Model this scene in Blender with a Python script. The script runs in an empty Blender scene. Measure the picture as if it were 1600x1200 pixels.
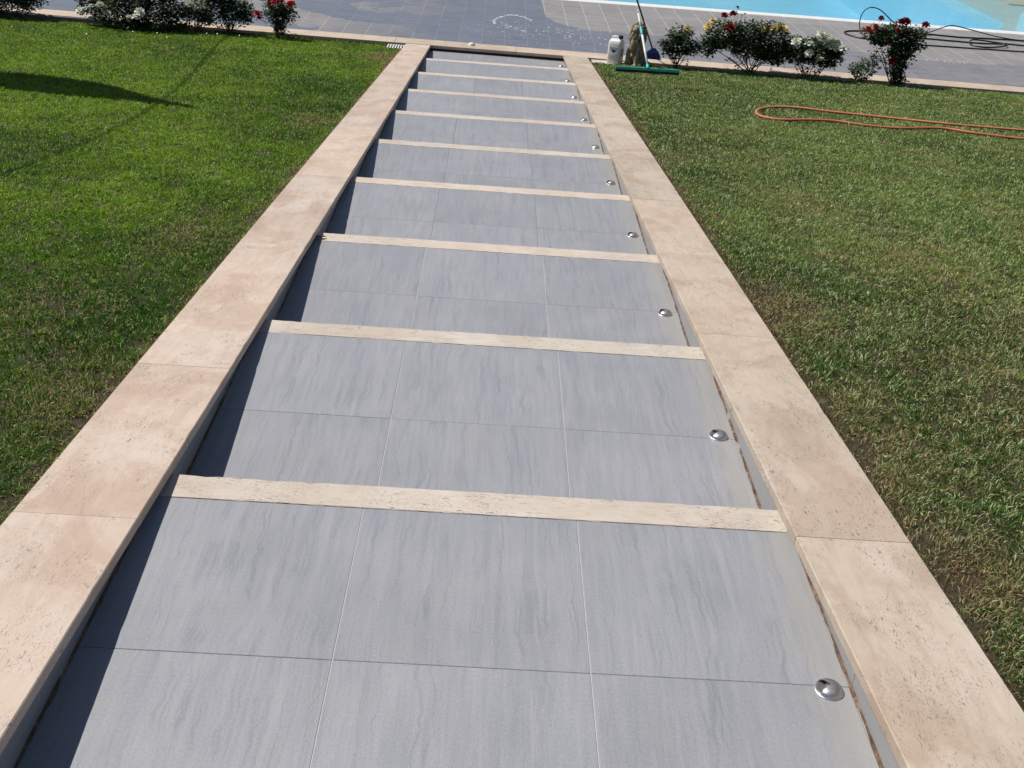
import bpy, bmesh, math, random
import numpy as np
from mathutils import Vector, Matrix
R = random.Random(7)
NR = np.random.default_rng(11)
SC = bpy.context.scene
COL = SC.collection

# ---------------------------------------------------------------- camera
F_PX = 1681.78
CAM = Vector((0.8487, -1.18164, 1.63135))
PITCH, YAW, ROLL = -0.49894, 0.04026, 0.08151
fwd = Vector((math.sin(YAW)*math.cos(PITCH), math.cos(YAW)*math.cos(PITCH), math.sin(PITCH)))
r0 = fwd.cross(Vector((0, 0, 1))).normalized()
u0 = r0.cross(fwd)
rt = math.cos(ROLL)*r0 + math.sin(ROLL)*u0
up = -math.sin(ROLL)*r0 + math.cos(ROLL)*u0
cd = bpy.data.cameras.new('camera')
cam = bpy.data.objects.new('camera', cd)
COL.objects.link(cam)
cam.matrix_world = Matrix(((rt.x, up.x, -fwd.x, CAM.x), (rt.y, up.y, -fwd.y, CAM.y), (rt.z, up.z, -fwd.z, CAM.z), (0, 0, 0, 1)))
cd.sensor_width = 36
cd.lens = F_PX/1600*36
cd.clip_start = 0.05
cd.clip_end = 3000
SC.camera = cam

def to_px(p):
    d = Vector(p) - CAM
    z = d.dot(fwd)
    if z < 0.05:
        return -9999, -9999
    return 800 + F_PX*d.dot(rt)/z, 600 - F_PX*d.dot(up)/z

# ---------------------------------------------------------------- light
SUN = Vector((-1.0, 0.43, 1.66)).normalized()
w = bpy.data.worlds.new('World')
SC.world = w
w.use_nodes = True
wn = w.node_tree
for n in list(wn.nodes):
    wn.nodes.remove(n)
sky = wn.nodes.new('ShaderNodeTexSky')
sky.sky_type = 'NISHITA'
sky.sun_disc = False
sky.sun_elevation = math.asin(SUN.z)
sky.sun_rotation = math.atan2(SUN.x, SUN.y) % (2*math.pi)
sky.air_density = 1.0
sky.dust_density = 0.4
bg = wn.nodes.new('ShaderNodeBackground')
bg.inputs['Strength'].default_value = 0.05
wo = wn.nodes.new('ShaderNodeOutputWorld')
wn.links.new(sky.outputs[0], bg.inputs[0])
wn.links.new(bg.outputs[0], wo.inputs[0])
sd = bpy.data.lights.new('sun', 'SUN')
sd.energy = 4.2
sd.angle = math.radians(0.53)
sd.color = (1.0, 0.955, 0.89)
so = bpy.data.objects.new('sun', sd)
so.rotation_euler = SUN.to_track_quat('Z', 'Y').to_euler()
so.location = SUN*30
COL.objects.link(so)
SC.view_settings.view_transform = 'Standard'
SC.view_settings.look = 'None'
SC.view_settings.gamma = 1
SC.view_settings.use_curve_mapping = False
SC.view_settings.exposure = 0.16

# ---------------------------------------------------------------- geometry constants
RUN, RISE, W, NW = 1.35624, 0.13773, 1.75556, 0.10265
K = RISE/RUN
HC = 0.042            # top of the sloping coping above the nosing line
CW = 0.314            # coping width
OV = 0.005
SK = 0.019            # the wall faces stand back under the coping
DY = [0.035, 0.005, -0.009, -0.007, -0.023, -0.007, -0.002, 0.0, 0.001]
YF = {0: -0.02}
for i in range(1, 10):
    YF[i] = i*RUN + DY[i-1]
DZ = -1.310           # pool deck level
KT = -1.306
def kf(x): return 13.33 - 0.03*x       # front edge of deck kerb
def kb(x): return 13.66 - 0.03*x
def ground(y, h=0.0): return -K*y + h

# ---------------------------------------------------------------- helpers
def tag(o, label=None, cat=None, group=None, kind=None):
    if label: o['label'] = label
    if cat: o['category'] = cat
    if group: o['group'] = group
    if kind: o['kind'] = kind
    return o

def link(name, me, mat=None, parent=None, loc=None):
    o = bpy.data.objects.new(name, me)
    COL.objects.link(o)
    if mat is not None and me is not None and len(me.materials) == 0:
        me.materials.append(mat)
    if parent is not None:
        o.parent = parent
    if loc is not None:
        o.location = loc
    return o

def empty(name, loc=(0, 0, 0), rz=0):
    o = bpy.data.objects.new(name, None)
    o.empty_display_size = 0.1
    o.location = loc
    o.rotation_euler = (0, 0, rz)
    COL.objects.link(o)
    return o

class MB:
    def __init__(s):
        s.v = []; s.f = []
    def add(s, vs, fs):
        b = len(s.v)
        s.v += [tuple(a) for a in vs]
        s.f += [tuple(b+i for i in f) for f in fs]
    def slab(s, x0, x1, y0, y1, zt, th, bev=0.0015, flat_bottom=None):
        """top surface z = zt(x, y) ; chamfered upper edges"""
        q = [(x0, y0), (x1, y0), (x1, y1), (x0, y1)]
        qi = [(x0+bev, y0+bev), (x1-bev, y0+bev), (x1-bev, y1-bev), (x0+bev, y1-bev)]
        vs = [(a, b, (zt(a, b)-th) if flat_bottom is None else flat_bottom) for a, b in q]
        vs += [(a, b, zt(a, b)-bev) for a, b in q]
        vs += [(a, b, zt(a, b)) for a, b in qi]
        fs = [(3, 2, 1, 0), (8, 9, 10, 11)]
        for k in range(4):
            n = (k+1) % 4
            fs += [(k, n, 4+n, 4+k), (4+k, 4+n, 8+n, 8+k)]
        s.add(vs, fs)
    def box(s, c, d, m=None):
        vs = []
        for z in (-1, 1):
            for x, y in ((-1, -1), (1, -1), (1, 1), (-1, 1)):
                p = Vector((x*d[0]/2, y*d[1]/2, z*d[2]/2))
                if m is not None: p = m @ p
                vs.append(p + Vector(c))
        s.add(vs, [(3, 2, 1, 0), (4, 5, 6, 7), (0, 1, 5, 4), (1, 2, 6, 5), (2, 3, 7, 6), (3, 0, 4, 7)])
    def tube(s, pts, rad, n=8, cap=True):
        pts = [Vector(p) for p in pts]
        if not isinstance(rad, (list, tuple)): rad = [rad]*len(pts)
        prev = None
        rings = []
        for i, p in enumerate(pts):
            t = (pts[min(i+1, len(pts)-1)] - pts[max(i-1, 0)]).normalized()
            if prev is None:
                a = Vector((0, 0, 1)) if abs(t.z) < .9 else Vector((1, 0, 0))
                nrm = t.cross(a).normalized()
            else:
                nrm = (prev - t*prev.dot(t)).normalized()
            prev = nrm
            b = t.cross(nrm)
            rings.append([p + (nrm*math.cos(6.28318*k/n) + b*math.sin(6.28318*k/n))*rad[i] for k in range(n)])
        vs = [q for r_ in rings for q in r_]
        fs = []
        for i in range(len(pts)-1):
            for k in range(n):
                fs.append((i*n+k, i*n+(k+1) % n, (i+1)*n+(k+1) % n, (i+1)*n+k))
        if cap:
            fs.append(tuple(reversed(range(n))))
            fs.append(tuple(range((len(pts)-1)*n, len(pts)*n)))
        s.add(vs, fs)
    def lathe(s, prof, n=24, c=(0, 0, 0), a0=0, a1=2*math.pi):
        full = abs(a1-a0-2*math.pi) < 1e-6
        m = n if full else n+1
        vs = []
        for r_, z in prof:
            for k in range(m):
                a = a0+(a1-a0)*k/n
                vs.append((c[0]+r_*math.cos(a), c[1]+r_*math.sin(a), c[2]+z))
        fs = []
        for i in range(len(prof)-1):
            for k in range(n):
                k2 = (k+1) % m
                fs.append((i*m+k, i*m+k2, (i+1)*m+k2, (i+1)*m+k))
        s.add(vs, fs)
    def ell(s, c, r, m=None, nu=12, nv=8):
        vs = []
        for i in range(nv+1):
            th = math.pi*i/nv
            for k in range(nu):
                ph = 2*math.pi*k/nu
                p = Vector((r[0]*math.sin(th)*math.cos(ph), r[1]*math.sin(th)*math.sin(ph), r[2]*math.cos(th)))
                if m is not None: p = m @ p
                vs.append(p + Vector(c))
        fs = []
        for i in range(nv):
            for k in range(nu):
                fs.append((i*nu+k, (i+1)*nu+k, (i+1)*nu+(k+1) % nu, i*nu+(k+1) % nu))
        s.add(vs, fs)
    def mesh(s, name, smooth=False):
        me = bpy.data.meshes.new(name)
        me.from_pydata([tuple(v) for v in s.v], [], s.f)
        me.update()
        if smooth:
            me.polygons.foreach_set('use_smooth', [True]*len(me.polygons))
        return me
    def build(s, name, mat, parent=None, loc=None, smooth=False):
        return link(name, s.mesh(name, smooth), mat, parent, loc)

def spline(pts, sub=8):
    P = [Vector(p) for p in pts]
    out = []
    for i in range(len(P)-1):
        a, b, c, d = P[max(i-1, 0)], P[i], P[i+1], P[min(i+2, len(P)-1)]
        for k in range(sub):
            t = k/sub
            out.append(0.5*((2*b)+(-a+c)*t+(2*a-5*b+4*c-d)*t*t+(-a+3*b-3*c+d)*t**3))
    out.append(P[-1])
    return out

# ---------------------------------------------------------------- material helpers
class NT:
    def __init__(s, name):
        s.m = bpy.data.materials.new(name)
        s.m.use_nodes = True
        s.t = s.m.node_tree
        for n in list(s.t.nodes): s.t.nodes.remove(n)
        s.out = s.n('ShaderNodeOutputMaterial')
    def n(s, ty, **kw):
        nd = s.t.nodes.new(ty)
        for k, v in kw.items():
            if k.startswith('i_'):
                nd.inputs[k[2:].replace('_', ' ')].default_value = v
            else:
                setattr(nd, k, v)
        return nd
    def l(s, a, b): s.t.links.new(a, b)
    def surf(s, a): s.l(a, s.out.inputs['Surface'])
    def math(s, op, a, b=None, clamp=False):
        nd = s.n('ShaderNodeMath', operation=op, use_clamp=clamp)
        for i, x in enumerate((a, b)):
            if x is None: continue
            if isinstance(x, (int, float)): nd.inputs[i].default_value = x
            else: s.l(x, nd.inputs[i])
        return nd.outputs[0]
    def mix(s, fac, a, b, mode='MIX'):
        nd = s.n('ShaderNodeMix', data_type='RGBA', blend_type=mode)
        for i, x in ((0, fac), (6, a), (7, b)):
            if isinstance(x, (int, float)): nd.inputs[i].default_value = x
            elif isinstance(x, tuple): nd.inputs[i].default_value = (*x, 1) if len(x) == 3 else x
            else: s.l(x, nd.inputs[i])
        return nd.outputs[2]
    def ramp(s, fac, stops, interp='LINEAR'):
        nd = s.n('ShaderNodeValToRGB')
        cr = nd.color_ramp
        cr.interpolation = interp
        while len(cr.elements) < len(stops): cr.elements.new(0.5)
        for e, (p, c) in zip(cr.elements, stops):
            e.position = p
            e.color = (c, c, c, 1) if isinstance(c, (int, float)) else (*c, 1)
        s.l(fac, nd.inputs[0])
        return nd.outputs[0]
    def coord(s, scale=(1, 1, 1), world=False, rand=0.0, rot=(0, 0, 0)):
        if world:
            v = s.n('ShaderNodeNewGeometry').outputs['Position']
        else:
            v = s.n('ShaderNodeTexCoord').outputs['Object']
        if rand:
            oi = s.n('ShaderNodeObjectInfo')
            cmb = s.n('ShaderNodeCombineXYZ')
            s.l(s.math('MULTIPLY', oi.outputs['Random'], rand), cmb.inputs[0])
            s.l(s.math('MULTIPLY', oi.outputs['Random'], rand*1.7), cmb.inputs[1])
            ad = s.n('ShaderNodeVectorMath', operation='ADD')
            s.l(v, ad.inputs[0]); s.l(cmb.outputs[0], ad.inputs[1])
            v = ad.outputs[0]
        mp = s.n('ShaderNodeMapping')
        mp.inputs['Scale'].default_value = scale
        mp.inputs['Rotation'].default_value = rot
        s.l(v, mp.inputs[0])
        return mp.outputs[0]
    def noise(s, vec, scale, detail=4, rough=0.55, dist=0.0):
        nd = s.n('ShaderNodeTexNoise')
        nd.inputs['Scale'].default_value = scale
        nd.inputs['Detail'].default_value = detail
        nd.inputs['Roughness'].default_value = rough
        nd.inputs['Distortion'].default_value = dist
        s.l(vec, nd.inputs['Vector'])
        return nd.outputs['Fac']
    def bump(s, h, strength, dist=0.002):
        nd = s.n('ShaderNodeBump')
        nd.inputs['Strength'].default_value = strength
        nd.inputs['Distance'].default_value = dist
        s.l(h, nd.inputs['Height'])
        return nd.outputs[0]
    def pbsdf(s, color=None, rough=0.5, metal=0.0, normal=None, spec=None, **kw):
        p = s.n('ShaderNodeBsdfPrincipled')
        for key, x in (('Base Color', color), ('Roughness', rough), ('Metallic', metal)):
            if x is None: continue
            if isinstance(x, (int, float)): p.inputs[key].default_value = x
            elif isinstance(x, tuple): p.inputs[key].default_value = (*x, 1)
            else: s.l(x, p.inputs[key])
        if spec is not None: p.inputs['Specular IOR Level'].default_value = spec
        if normal is not None: s.l(normal, p.inputs['Normal'])
        s.surf(p.outputs[0])
        return p

def plain(name, col, rough=0.6, metal=0.0, var=0.12, scale=30, bump=0.0, spec=None):
    t = NT(name)
    co = t.coord()
    n = t.noise(co, scale, 5)
    c = t.mix(n, tuple(a*(1-var) for a in col), tuple(min(1, a*(1+var)) for a in col))
    nm = t.bump(t.noise(co, scale*4, 3), bump) if bump else None
    t.pbsdf(c, rough, metal, nm, spec)
    return t.m

# ---- blue grey porcelain stair tile, veined along the flight
def mat_tile():
    t = NT('grey_veined_tile')
    co = t.coord(rand=37)
    blot = t.noise(co, 3.0, 3, .5)
    st = t.noise(t.coord((20, 1.7, 1), rand=37, rot=(0, 0, .05)), 1.0, 8, .62, 0.35)
    st2 = t.noise(t.coord((60, 3.5, 1), rand=61, rot=(0, 0, -.04)), 1.0, 5, .6, 0.4)
    def long_lines(freq, seed, thr, lvl, warp):
        wv = t.noise(t.coord((2.5, 3.2, 1), rand=seed+11), 1.0, 5, .6)
        base_ = t.coord((1, .018, 1), rand=seed)
        cm = t.n('ShaderNodeCombineXYZ')
        t.l(t.math('MULTIPLY', wv, warp), cm.inputs[0])
        ad = t.n('ShaderNodeVectorMath', operation='ADD')
        t.l(base_, ad.inputs[0]); t.l(cm.outputs[0], ad.inputs[1])
        q = t.noise(ad.outputs[0], freq, 2, .5)
        return t.ramp(t.math('ABSOLUTE', t.math('SUBTRACT', q, lvl)), [(0.0, 1.0), (thr*.35, .6), (thr, 0.0)])
    vein = long_lines(17, 83, .026, .47, .11)
    vein2 = long_lines(38, 23, .050, .52, .07)
    gate = t.ramp(t.noise(co, 5, 3), [(0.36, 0.0), (0.58, 1.0)])
    gate2 = t.ramp(t.noise(t.coord(rand=5), 6, 3), [(0.40, 0.0), (0.6, 1.0)])
    s1 = t.math('ADD', t.math('MULTIPLY', st, .34), t.math('MULTIPLY', st2, .50))
    s1 = t.math('ADD', s1, t.math('MULTIPLY', blot, .35))
    c = t.ramp(s1, [(0.37, (.262, .266, .292)), (0.56, (.306, .309, .336)), (0.75, (.350, .352, .370))])
    warm = t.ramp(t.noise(co, 5.2, 5, .65), [(0.54, 0.0), (0.70, .45)])
    c = t.mix(warm, c, (.345, .342, .322))
    big = t.noise(t.coord(world=True), 1.7, 5, .6)
    c = t.mix(t.ramp(big, [(0.35, .16), (0.55, 0.0)]), c, (.20, .20, .21))
    c = t.mix(t.math('MULTIPLY', t.math('MULTIPLY', vein, gate), .40), c, (.165, .172, .20))
    c = t.mix(t.math('MULTIPLY', t.math('MULTIPLY', vein2, gate2), .26), c, (.18, .188, .215))
    # broken ragged flecks along the veins
    fl = t.noise(t.coord((3.0, .9, 1), rand=44), 46, 4, .7, 1.2)
    flm = t.math('MULTIPLY', t.ramp(fl, [(0.61, 0.0), (0.68, .22)]), t.ramp(t.noise(t.coord((7, .8, 1), rand=48), 1.0, 4, .6), [(0.52, 0.0), (0.62, 1.0)]))
    c = t.mix(flm, c, (.165, .172, .19))
    flw = t.math('MULTIPLY', t.ramp(fl, [(0.30, .35), (0.38, 0.0)]), t.ramp(t.noise(t.coord((7, .8, 1), rand=58), 1.0, 4, .6), [(0.50, 0.0), (0.62, 1.0)]))
    c = t.mix(flw, c, (.40, .40, .395))
    spk = t.noise(t.coord((1, .6, 1), rand=37), 230, 3, .75)
    c = t.mix(t.ramp(spk, [(0.32, .34), (0.5, 0.0)]), c, (.155, .16, .18))
    c = t.mix(t.ramp(spk, [(0.55, 0.0), (0.72, .34)]), c, (.43, .43, .44))
    oi = t.n('ShaderNodeObjectInfo')
    hv = t.n('ShaderNodeHueSaturation')
    t.l(c, hv.inputs['Color'])
    t.l(t.math('ADD', .955, t.math('MULTIPLY', oi.outputs['Random'], .09)), hv.inputs['Value'])
    c = hv.outputs[0]
    # dusty dirt film drying near the walls of the stair
    wp = t.n('ShaderNodeNewGeometry').outputs['Position']
    sp = t.n('ShaderNodeSeparateXYZ'); t.l(wp, sp.inputs[0])
    edge = t.math('SUBTRACT', W+SK, sp.outputs[0])
    en = t.math('SUBTRACT', edge, t.math('MULTIPLY', t.noise(t.coord(world=True), 9, 5, .7), .13))
    dm = t.ramp(en, [(-0.0, .42), (0.07, 0.0)])
    c = t.mix(dm, c, (.35, .335, .30))
    h = t.math('ADD', t.math('MULTIPLY', st2, .5), t.math('MULTIPLY', spk, .5))
    t.pbsdf(c, t.ramp(st, [(0.3, .40), (0.7, .52)]), 0, t.bump(h, .22, .0012), .5)
    return t.m

# ---- travertine : axis = direction of the bedding
def mat_trav(name, axis, base, lo, hi, pits=1.0, stain=0.5):
    t = NT(name)
    sx = (5, 1, 3) if axis == 'y' else (1, 5, 3)
    co = t.coord(rand=53)
    cs = t.coord(sx, rand=53)
    blot = t.noise(co, 2.1, 4, .6, .5)
    band = t.noise(cs, 3.0, 6, .62, 1.6)
    c = t.ramp(t.math('ADD', t.math('MULTIPLY', blot, .55), t.math('MULTIPLY', band, .45)), [(0.36, lo), (0.5, base), (0.64, hi)])
    pinkm = t.ramp(t.noise(co, 1.4, 3, .5), [(0.45, 0.0), (0.65, .5)])
    c = t.mix(pinkm, c, (base[0]*1.01, base[1]*.95, base[2]*.92))
    oi0 = t.n('ShaderNodeObjectInfo')
    c = t.mix(t.math('MULTIPLY', oi0.outputs['Random'], .34), c, (base[0]*.98, base[1]*.89, base[2]*.83))
    # brown water stains
    stn = t.ramp(t.noise(t.coord((1.6, 1, 1), rand=71), 1.9, 5, .6, .8), [(0.50, 0.0), (0.58, stain*.8), (0.66, stain*.55), (0.78, stain*.8)])
    c = t.mix(stn, c, (lo[0]*.88, lo[1]*.72, lo[2]*.62))
    # clusters of small elongated pits
    clus = t.ramp(t.noise(co, 4.5, 5, .7), [(0.42, 0.0), (0.58, 1.0)])
    p1 = t.noise(t.coord(tuple(a*1.0 for a in ((3.6, 1, 1) if axis == 'y' else (1, 3.6, 1))), rand=19), 34, 3, .65, .9)
    pit = t.ramp(p1, [(0.615, 0.0), (0.66, 1.0)])
    pf = t.noise(t.coord((3.2, 1, 1) if axis == 'y' else (1, 3.2, 1), rand=29), 115, 2, .6, .4)
    pitf = t.ramp(pf, [(0.585, 0.0), (0.67, 1.0)])
    pm = t.math('MULTIPLY', t.math('MULTIPLY', pit, clus), .75*pits)
    pmf = t.math('MULTIPLY', t.math('MULTIPLY', pitf, clus), .50*pits)
    allp = t.math('MAXIMUM', pm, pmf)
    vn = t.noise(t.coord((3.0, .8, 1) if axis == 'y' else (.8, 3.0, 1), rand=91), 2.2, 7, .65, 1.2)
    crack = t.ramp(t.math('ABSOLUTE', t.math('SUBTRACT', vn, .5)), [(0.0, .40), (0.006, 0.0)])
    c = t.mix(crack, c, (.30, .25, .20))
    c = t.mix(allp, c, (.235, .20, .175))
    fine = t.noise(co, 320, 3, .7)
    c = t.mix(t.ramp(fine, [(0.3, .10), (0.5, 0.0), (0.7, .0)]), c, (.3, .26, .22))
    oi = t.n('ShaderNodeObjectInfo')
    hv = t.n('ShaderNodeHueSaturation')
    t.l(c, hv.inputs['Color'])
    t.l(t.math('ADD', .93, t.math('MULTIPLY', oi.outputs['Random'], .12)), hv.inputs['Value'])
    h = t.math('SUBTRACT', t.math('MULTIPLY', fine, .25), allp)
    t.pbsdf(hv.outputs[0], .62, 0, t.bump(h, .5, .0015), .3)
    return t.m

def wet_mask(t):
    # wetted area : outline y < f(x), ragged
    wp = t.n('ShaderNodeNewGeometry').outputs['Position']
    sp = t.n('ShaderNodeSeparateXYZ'); t.l(wp, sp.inputs[0])
    x, y = sp.outputs[0], sp.outputs[1]
    fc = t.n('ShaderNodeFloatCurve')
    cv = fc.mapping.curves[0]
    xs = [(-8, 18.5), (1.55, 18.4), (1.60, 16.1), (1.75, 15.6), (2.2, 15.2), (3.4, 15.25), (4.2, 15.35), (5.2, 15.6), (6.0, 15.2), (6.9, 14.85), (8.6, 14.95), (12, 15.0)]
    pts = [((a+8)/20, (b-13)/6) for a, b in xs]
    cv.points[0].location = pts[0]; cv.points[1].location = pts[-1]
    for p in pts[1:-1]: cv.points.new(*p)
    for p in cv.points: p.handle_type = 'VECTOR'
    fc.mapping.update()
    t.l(t.math('DIVIDE', t.math('ADD', x, 8.0), 20.0), fc.inputs['Value'])
    fy = t.math('ADD', t.math('MULTIPLY', fc.outputs[0], 6.0), 13.0)
    wob = t.math('MULTIPLY', t.math('SUBTRACT', t.noise(t.coord(world=True), 2.2, 5, .6), .5), .35)
    dd = t.math('ADD', t.math('SUBTRACT', fy, y), wob)
    wet = t.ramp(t.math('MULTIPLY', dd, 8.0), [(0.0, 0.0), (0.35, 1.0)])
    # dry islands on the left of the deck
    isl = t.noise(t.coord((1.0, 1.0, 1), world=True), 1.15, 4, .5, .3)
    left = t.ramp(t.math('MULTIPLY', t.math('SUBTRACT', 0.6, x), .25), [(0.0, 0.0), (0.55, 1.0)])
    isl = t.math('MULTIPLY', t.ramp(isl, [(0.50, 0.0), (0.515, 1.0)]), left)
    wet = t.math('MULTIPLY', wet, t.math('SUBTRACT', 1.0, t.math('MULTIPLY', isl, .85)))
    return wet

def sx_(t):
    wp = t.n('ShaderNodeNewGeometry').outputs['Position']
    sp = t.n('ShaderNodeSeparateXYZ'); t.l(wp, sp.inputs[0])
    return sp.outputs[0]

def mat_deck_grout():
    t = NT('deck_grout')
    wet = wet_mask(t)
    n = t.noise(t.coord(world=True), 8, 4)
    dry = t.mix(n, (.40, .385, .37), (.56, .54, .52))
    c = t.mix(t.math('MULTIPLY', wet, .62), dry, (.15, .15, .165))
    r1 = t.mix(wet, (.85,)*3, (.22,)*3)
    sep = t.n('ShaderNodeSeparateColor'); t.l(r1, sep.inputs[0])
    t.pbsdf(c, sep.outputs[0])
    return t.m

def mat_deck():
    t = NT('deck_tile_wet_and_dry')
    co = t.coord(rand=17)
    st = t.noise(t.coord((1.8, 34, 1), rand=17, rot=(0, 0, .02)), 1.0, 7, .6, .5)
    blot = t.noise(co, 4, 3)
    s1 = t.math('ADD', t.math('MULTIPLY', st, .7), t.math('MULTIPLY', blot, .3))
    dry = t.ramp(s1, [(0.35, (.200, .192, .195)), (0.5, (.262, .250, .250)), (0.7, (.325, .312, .312))])
    oi = t.n('ShaderNodeObjectInfo')
    hv = t.n('ShaderNodeHueSaturation')
    t.l(dry, hv.inputs['Color'])
    t.l(t.math('ADD', .94, t.math('MULTIPLY', oi.outputs['Random'], .12)), hv.inputs['Value'])
    dry = hv.outputs[0]
    wet = wet_mask(t)
    wet = t.math('MULTIPLY', wet, t.ramp(t.math('DIVIDE', sx_(t), 8.0), [(0.22, 1.0), (0.5, .40)]))
    pud = t.ramp(t.noise(t.coord(world=True), 3.0, 4, .55), [(0.35, 0.0), (0.60, 1.0)])
    c = t.mix(wet, dry, t.mix(1.0, dry, (.68, .70, .84), 'MULTIPLY'))
    r1 = t.mix(wet, (.62,)*3, t.mix(pud, (.24,)*3, (.10,)*3))
    sep = t.n('ShaderNodeSeparateColor'); t.l(r1, sep.inputs[0])
    bs = t.math('SUBTRACT', 1.0, t.math('MULTIPLY', wet, .75))
    bn = t.n('ShaderNodeBump'); bn.inputs['Distance'].default_value = .002
    t.l(t.math('MULTIPLY', bs, .5), bn.inputs['Strength'])
    t.l(st, bn.inputs['Height'])
    t.pbsdf(c, sep.outputs[0], 0, bn.outputs[0], .4)
    return t.m

def mat_leaf(name, c1, c2, trans=(.10, .20, .02), rough=.38, tf=.28):
    t = NT(name)
    g = t.n('ShaderNodeNewGeometry')
    c = t.mix(g.outputs['Random Per Island'], c1, c2)
    p = t.n('ShaderNodeBsdfPrincipled')
    t.l(c, p.inputs['Base Color'])
    p.inputs['Roughness'].default_value = rough
    tr = t.n('ShaderNodeBsdfTranslucent')
    tr.inputs[0].default_value = (*trans, 1)
    mx = t.n('ShaderNodeMixShader'); mx.inputs[0].default_value = tf
    t.l(p.outputs[0], mx.inputs[1]); t.l(tr.outputs[0], mx.inputs[2])
    t.surf(mx.outputs[0])
    return t.m

def mat_grass():
    t = NT('grass_blade')
    at = t.n('ShaderNodeAttribute'); at.attribute_name = 'col'
    p = t.n('ShaderNodeBsdfPrincipled')
    t.l(at.outputs['Color'], p.inputs['Base Color'])
    p.inputs['Roughness'].default_value = .55
    p.inputs['Specular IOR Level'].default_value = .3
    tr = t.n('ShaderNodeBsdfTranslucent')
    t.l(t.mix(1.0, at.outputs['Color'], (1.3, 1.5, .6), 'MULTIPLY'), tr.inputs[0])
    mx = t.n('ShaderNodeMixShader'); mx.inputs[0].default_value = .30
    t.l(p.outputs[0], mx.inputs[1]); t.l(tr.outputs[0], mx.inputs[2])
    t.surf(mx.outputs[0])
    return t.m

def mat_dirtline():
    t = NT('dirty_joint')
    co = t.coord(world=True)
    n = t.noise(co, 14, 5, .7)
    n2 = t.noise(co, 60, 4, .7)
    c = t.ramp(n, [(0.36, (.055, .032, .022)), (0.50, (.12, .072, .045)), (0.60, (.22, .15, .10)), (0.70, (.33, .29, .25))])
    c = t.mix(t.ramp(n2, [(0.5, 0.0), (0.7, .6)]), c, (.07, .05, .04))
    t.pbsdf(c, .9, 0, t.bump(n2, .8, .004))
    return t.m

def mat_water():
    t = NT('pool_water')
    tr = t.n('ShaderNodeBsdfTransparent'); tr.inputs[0].default_value = (.80, .94, .98, 1)
    gl = t.n('ShaderNodeBsdfGlossy'); gl.inputs['Roughness'].default_value = .04
    nm = t.bump(t.noise(t.coord((1, 1.3, 1), world=True), 2.6, 4, .5), .35, .03)
    t.l(nm, gl.inputs['Normal'])
    fr = t.n('ShaderNodeFresnel'); fr.inputs['IOR'].default_value = 1.33
    t.l(nm, fr.inputs['Normal'])
    mx = t.n('ShaderNodeMixShader')
    t.l(fr.outputs[0], mx.inputs[0]); t.l(tr.outputs[0], mx.inputs[1]); t.l(gl.outputs[0], mx.inputs[2])
    t.surf(mx.outputs[0])
    return t.m

def mat_poolfloor():
    t = NT('pool_mosaic')
    co = t.coord(world=True)
    caus = t.n('ShaderNodeTexVoronoi'); caus.inputs['Scale'].default_value = 1.1
    t.l(co, caus.inputs['Vector'])
    n = t.noise(co, .35, 3, .5)
    c = t.ramp(n, [(0.35, (.30, .68, .86)), (0.55, (.36, .73, .89)), (0.7, (.46, .79, .93))])  # broad pale tones put caustic light bands into the floor colour
    ck = t.n('ShaderNodeTexBrick'); ck.inputs['Scale'].default_value = 20
    t.l(co, ck.inputs['Vector'])
    c = t.mix(.12, c, ck.outputs[0], 'MULTIPLY')
    t.pbsdf(c, .4)
    return t.m

M = {}
M['tile'] = mat_tile()
M['coping'] = mat_trav('travertine_pink', 'y', (.585, .480, .400), (.485, .380, .305), (.650, .565, .490), 1.2, .52)
M['coping_r'] = mat_trav('travertine_beige', 'y', (.520, .438, .355), (.39, .322, .255), (.60, .520, .440), 1.6, .48)
M['nosing'] = mat_trav('travertine_cream', 'x', (.595, .530, .455), (.50, .44, .37), (.67, .615, .55), 1.7, .22)
M['kerb'] = mat_trav('travertine_kerb', 'x', (.56, .465, .375), (.46, .37, .29), (.64, .55, .45), .7, .35)
M['deck'] = mat_deck()
M['grout_l'] = plain('light_grout', (.46, .45, .44), .9, var=.2, scale=60)
M['grout_m'] = plain('grey_grout', (.27, .27, .28), .9, var=.25, scale=60)
M['grout_d'] = plain('dark_grout', (.20, .195, .19), .9, var=.3, scale=60)
M['mortar'] = plain('stair_mortar', (.40, .385, .36), .95, var=.25, scale=25, bump=.3)
M['dirt'] = mat_dirtline()
M['skirt'] = M['tile']
M['steel'] = None
M['soil'] = plain('soil', (.075, .048, .032), .95, var=.5, scale=14, bump=.8)
M['thatch'] = plain('thatch', (.040, .028, .014), .95, var=.5, scale=40, bump=.8)
M['grass'] = mat_grass()
M['rubber'] = plain('black_rubber', (.018, .018, .02), .5)
M['hdpe'] = None

def mat_steel():
    t = NT('brushed_steel')
    co = t.coord()
    n = t.noise(t.coord((1, 1, 8)), 60, 4)
    t.pbsdf(t.mix(n, (.55, .55, .56), (.70, .70, .71)), t.ramp(n, [(0.3, .36), (0.7, .48)]), 1.0, t.bump(n, .15, .0006))
    return t.m
M['steel'] = mat_steel()
M['steel_d'] = plain('dull_steel', (.28, .28, .28), .5, .8, scale=80)

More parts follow.
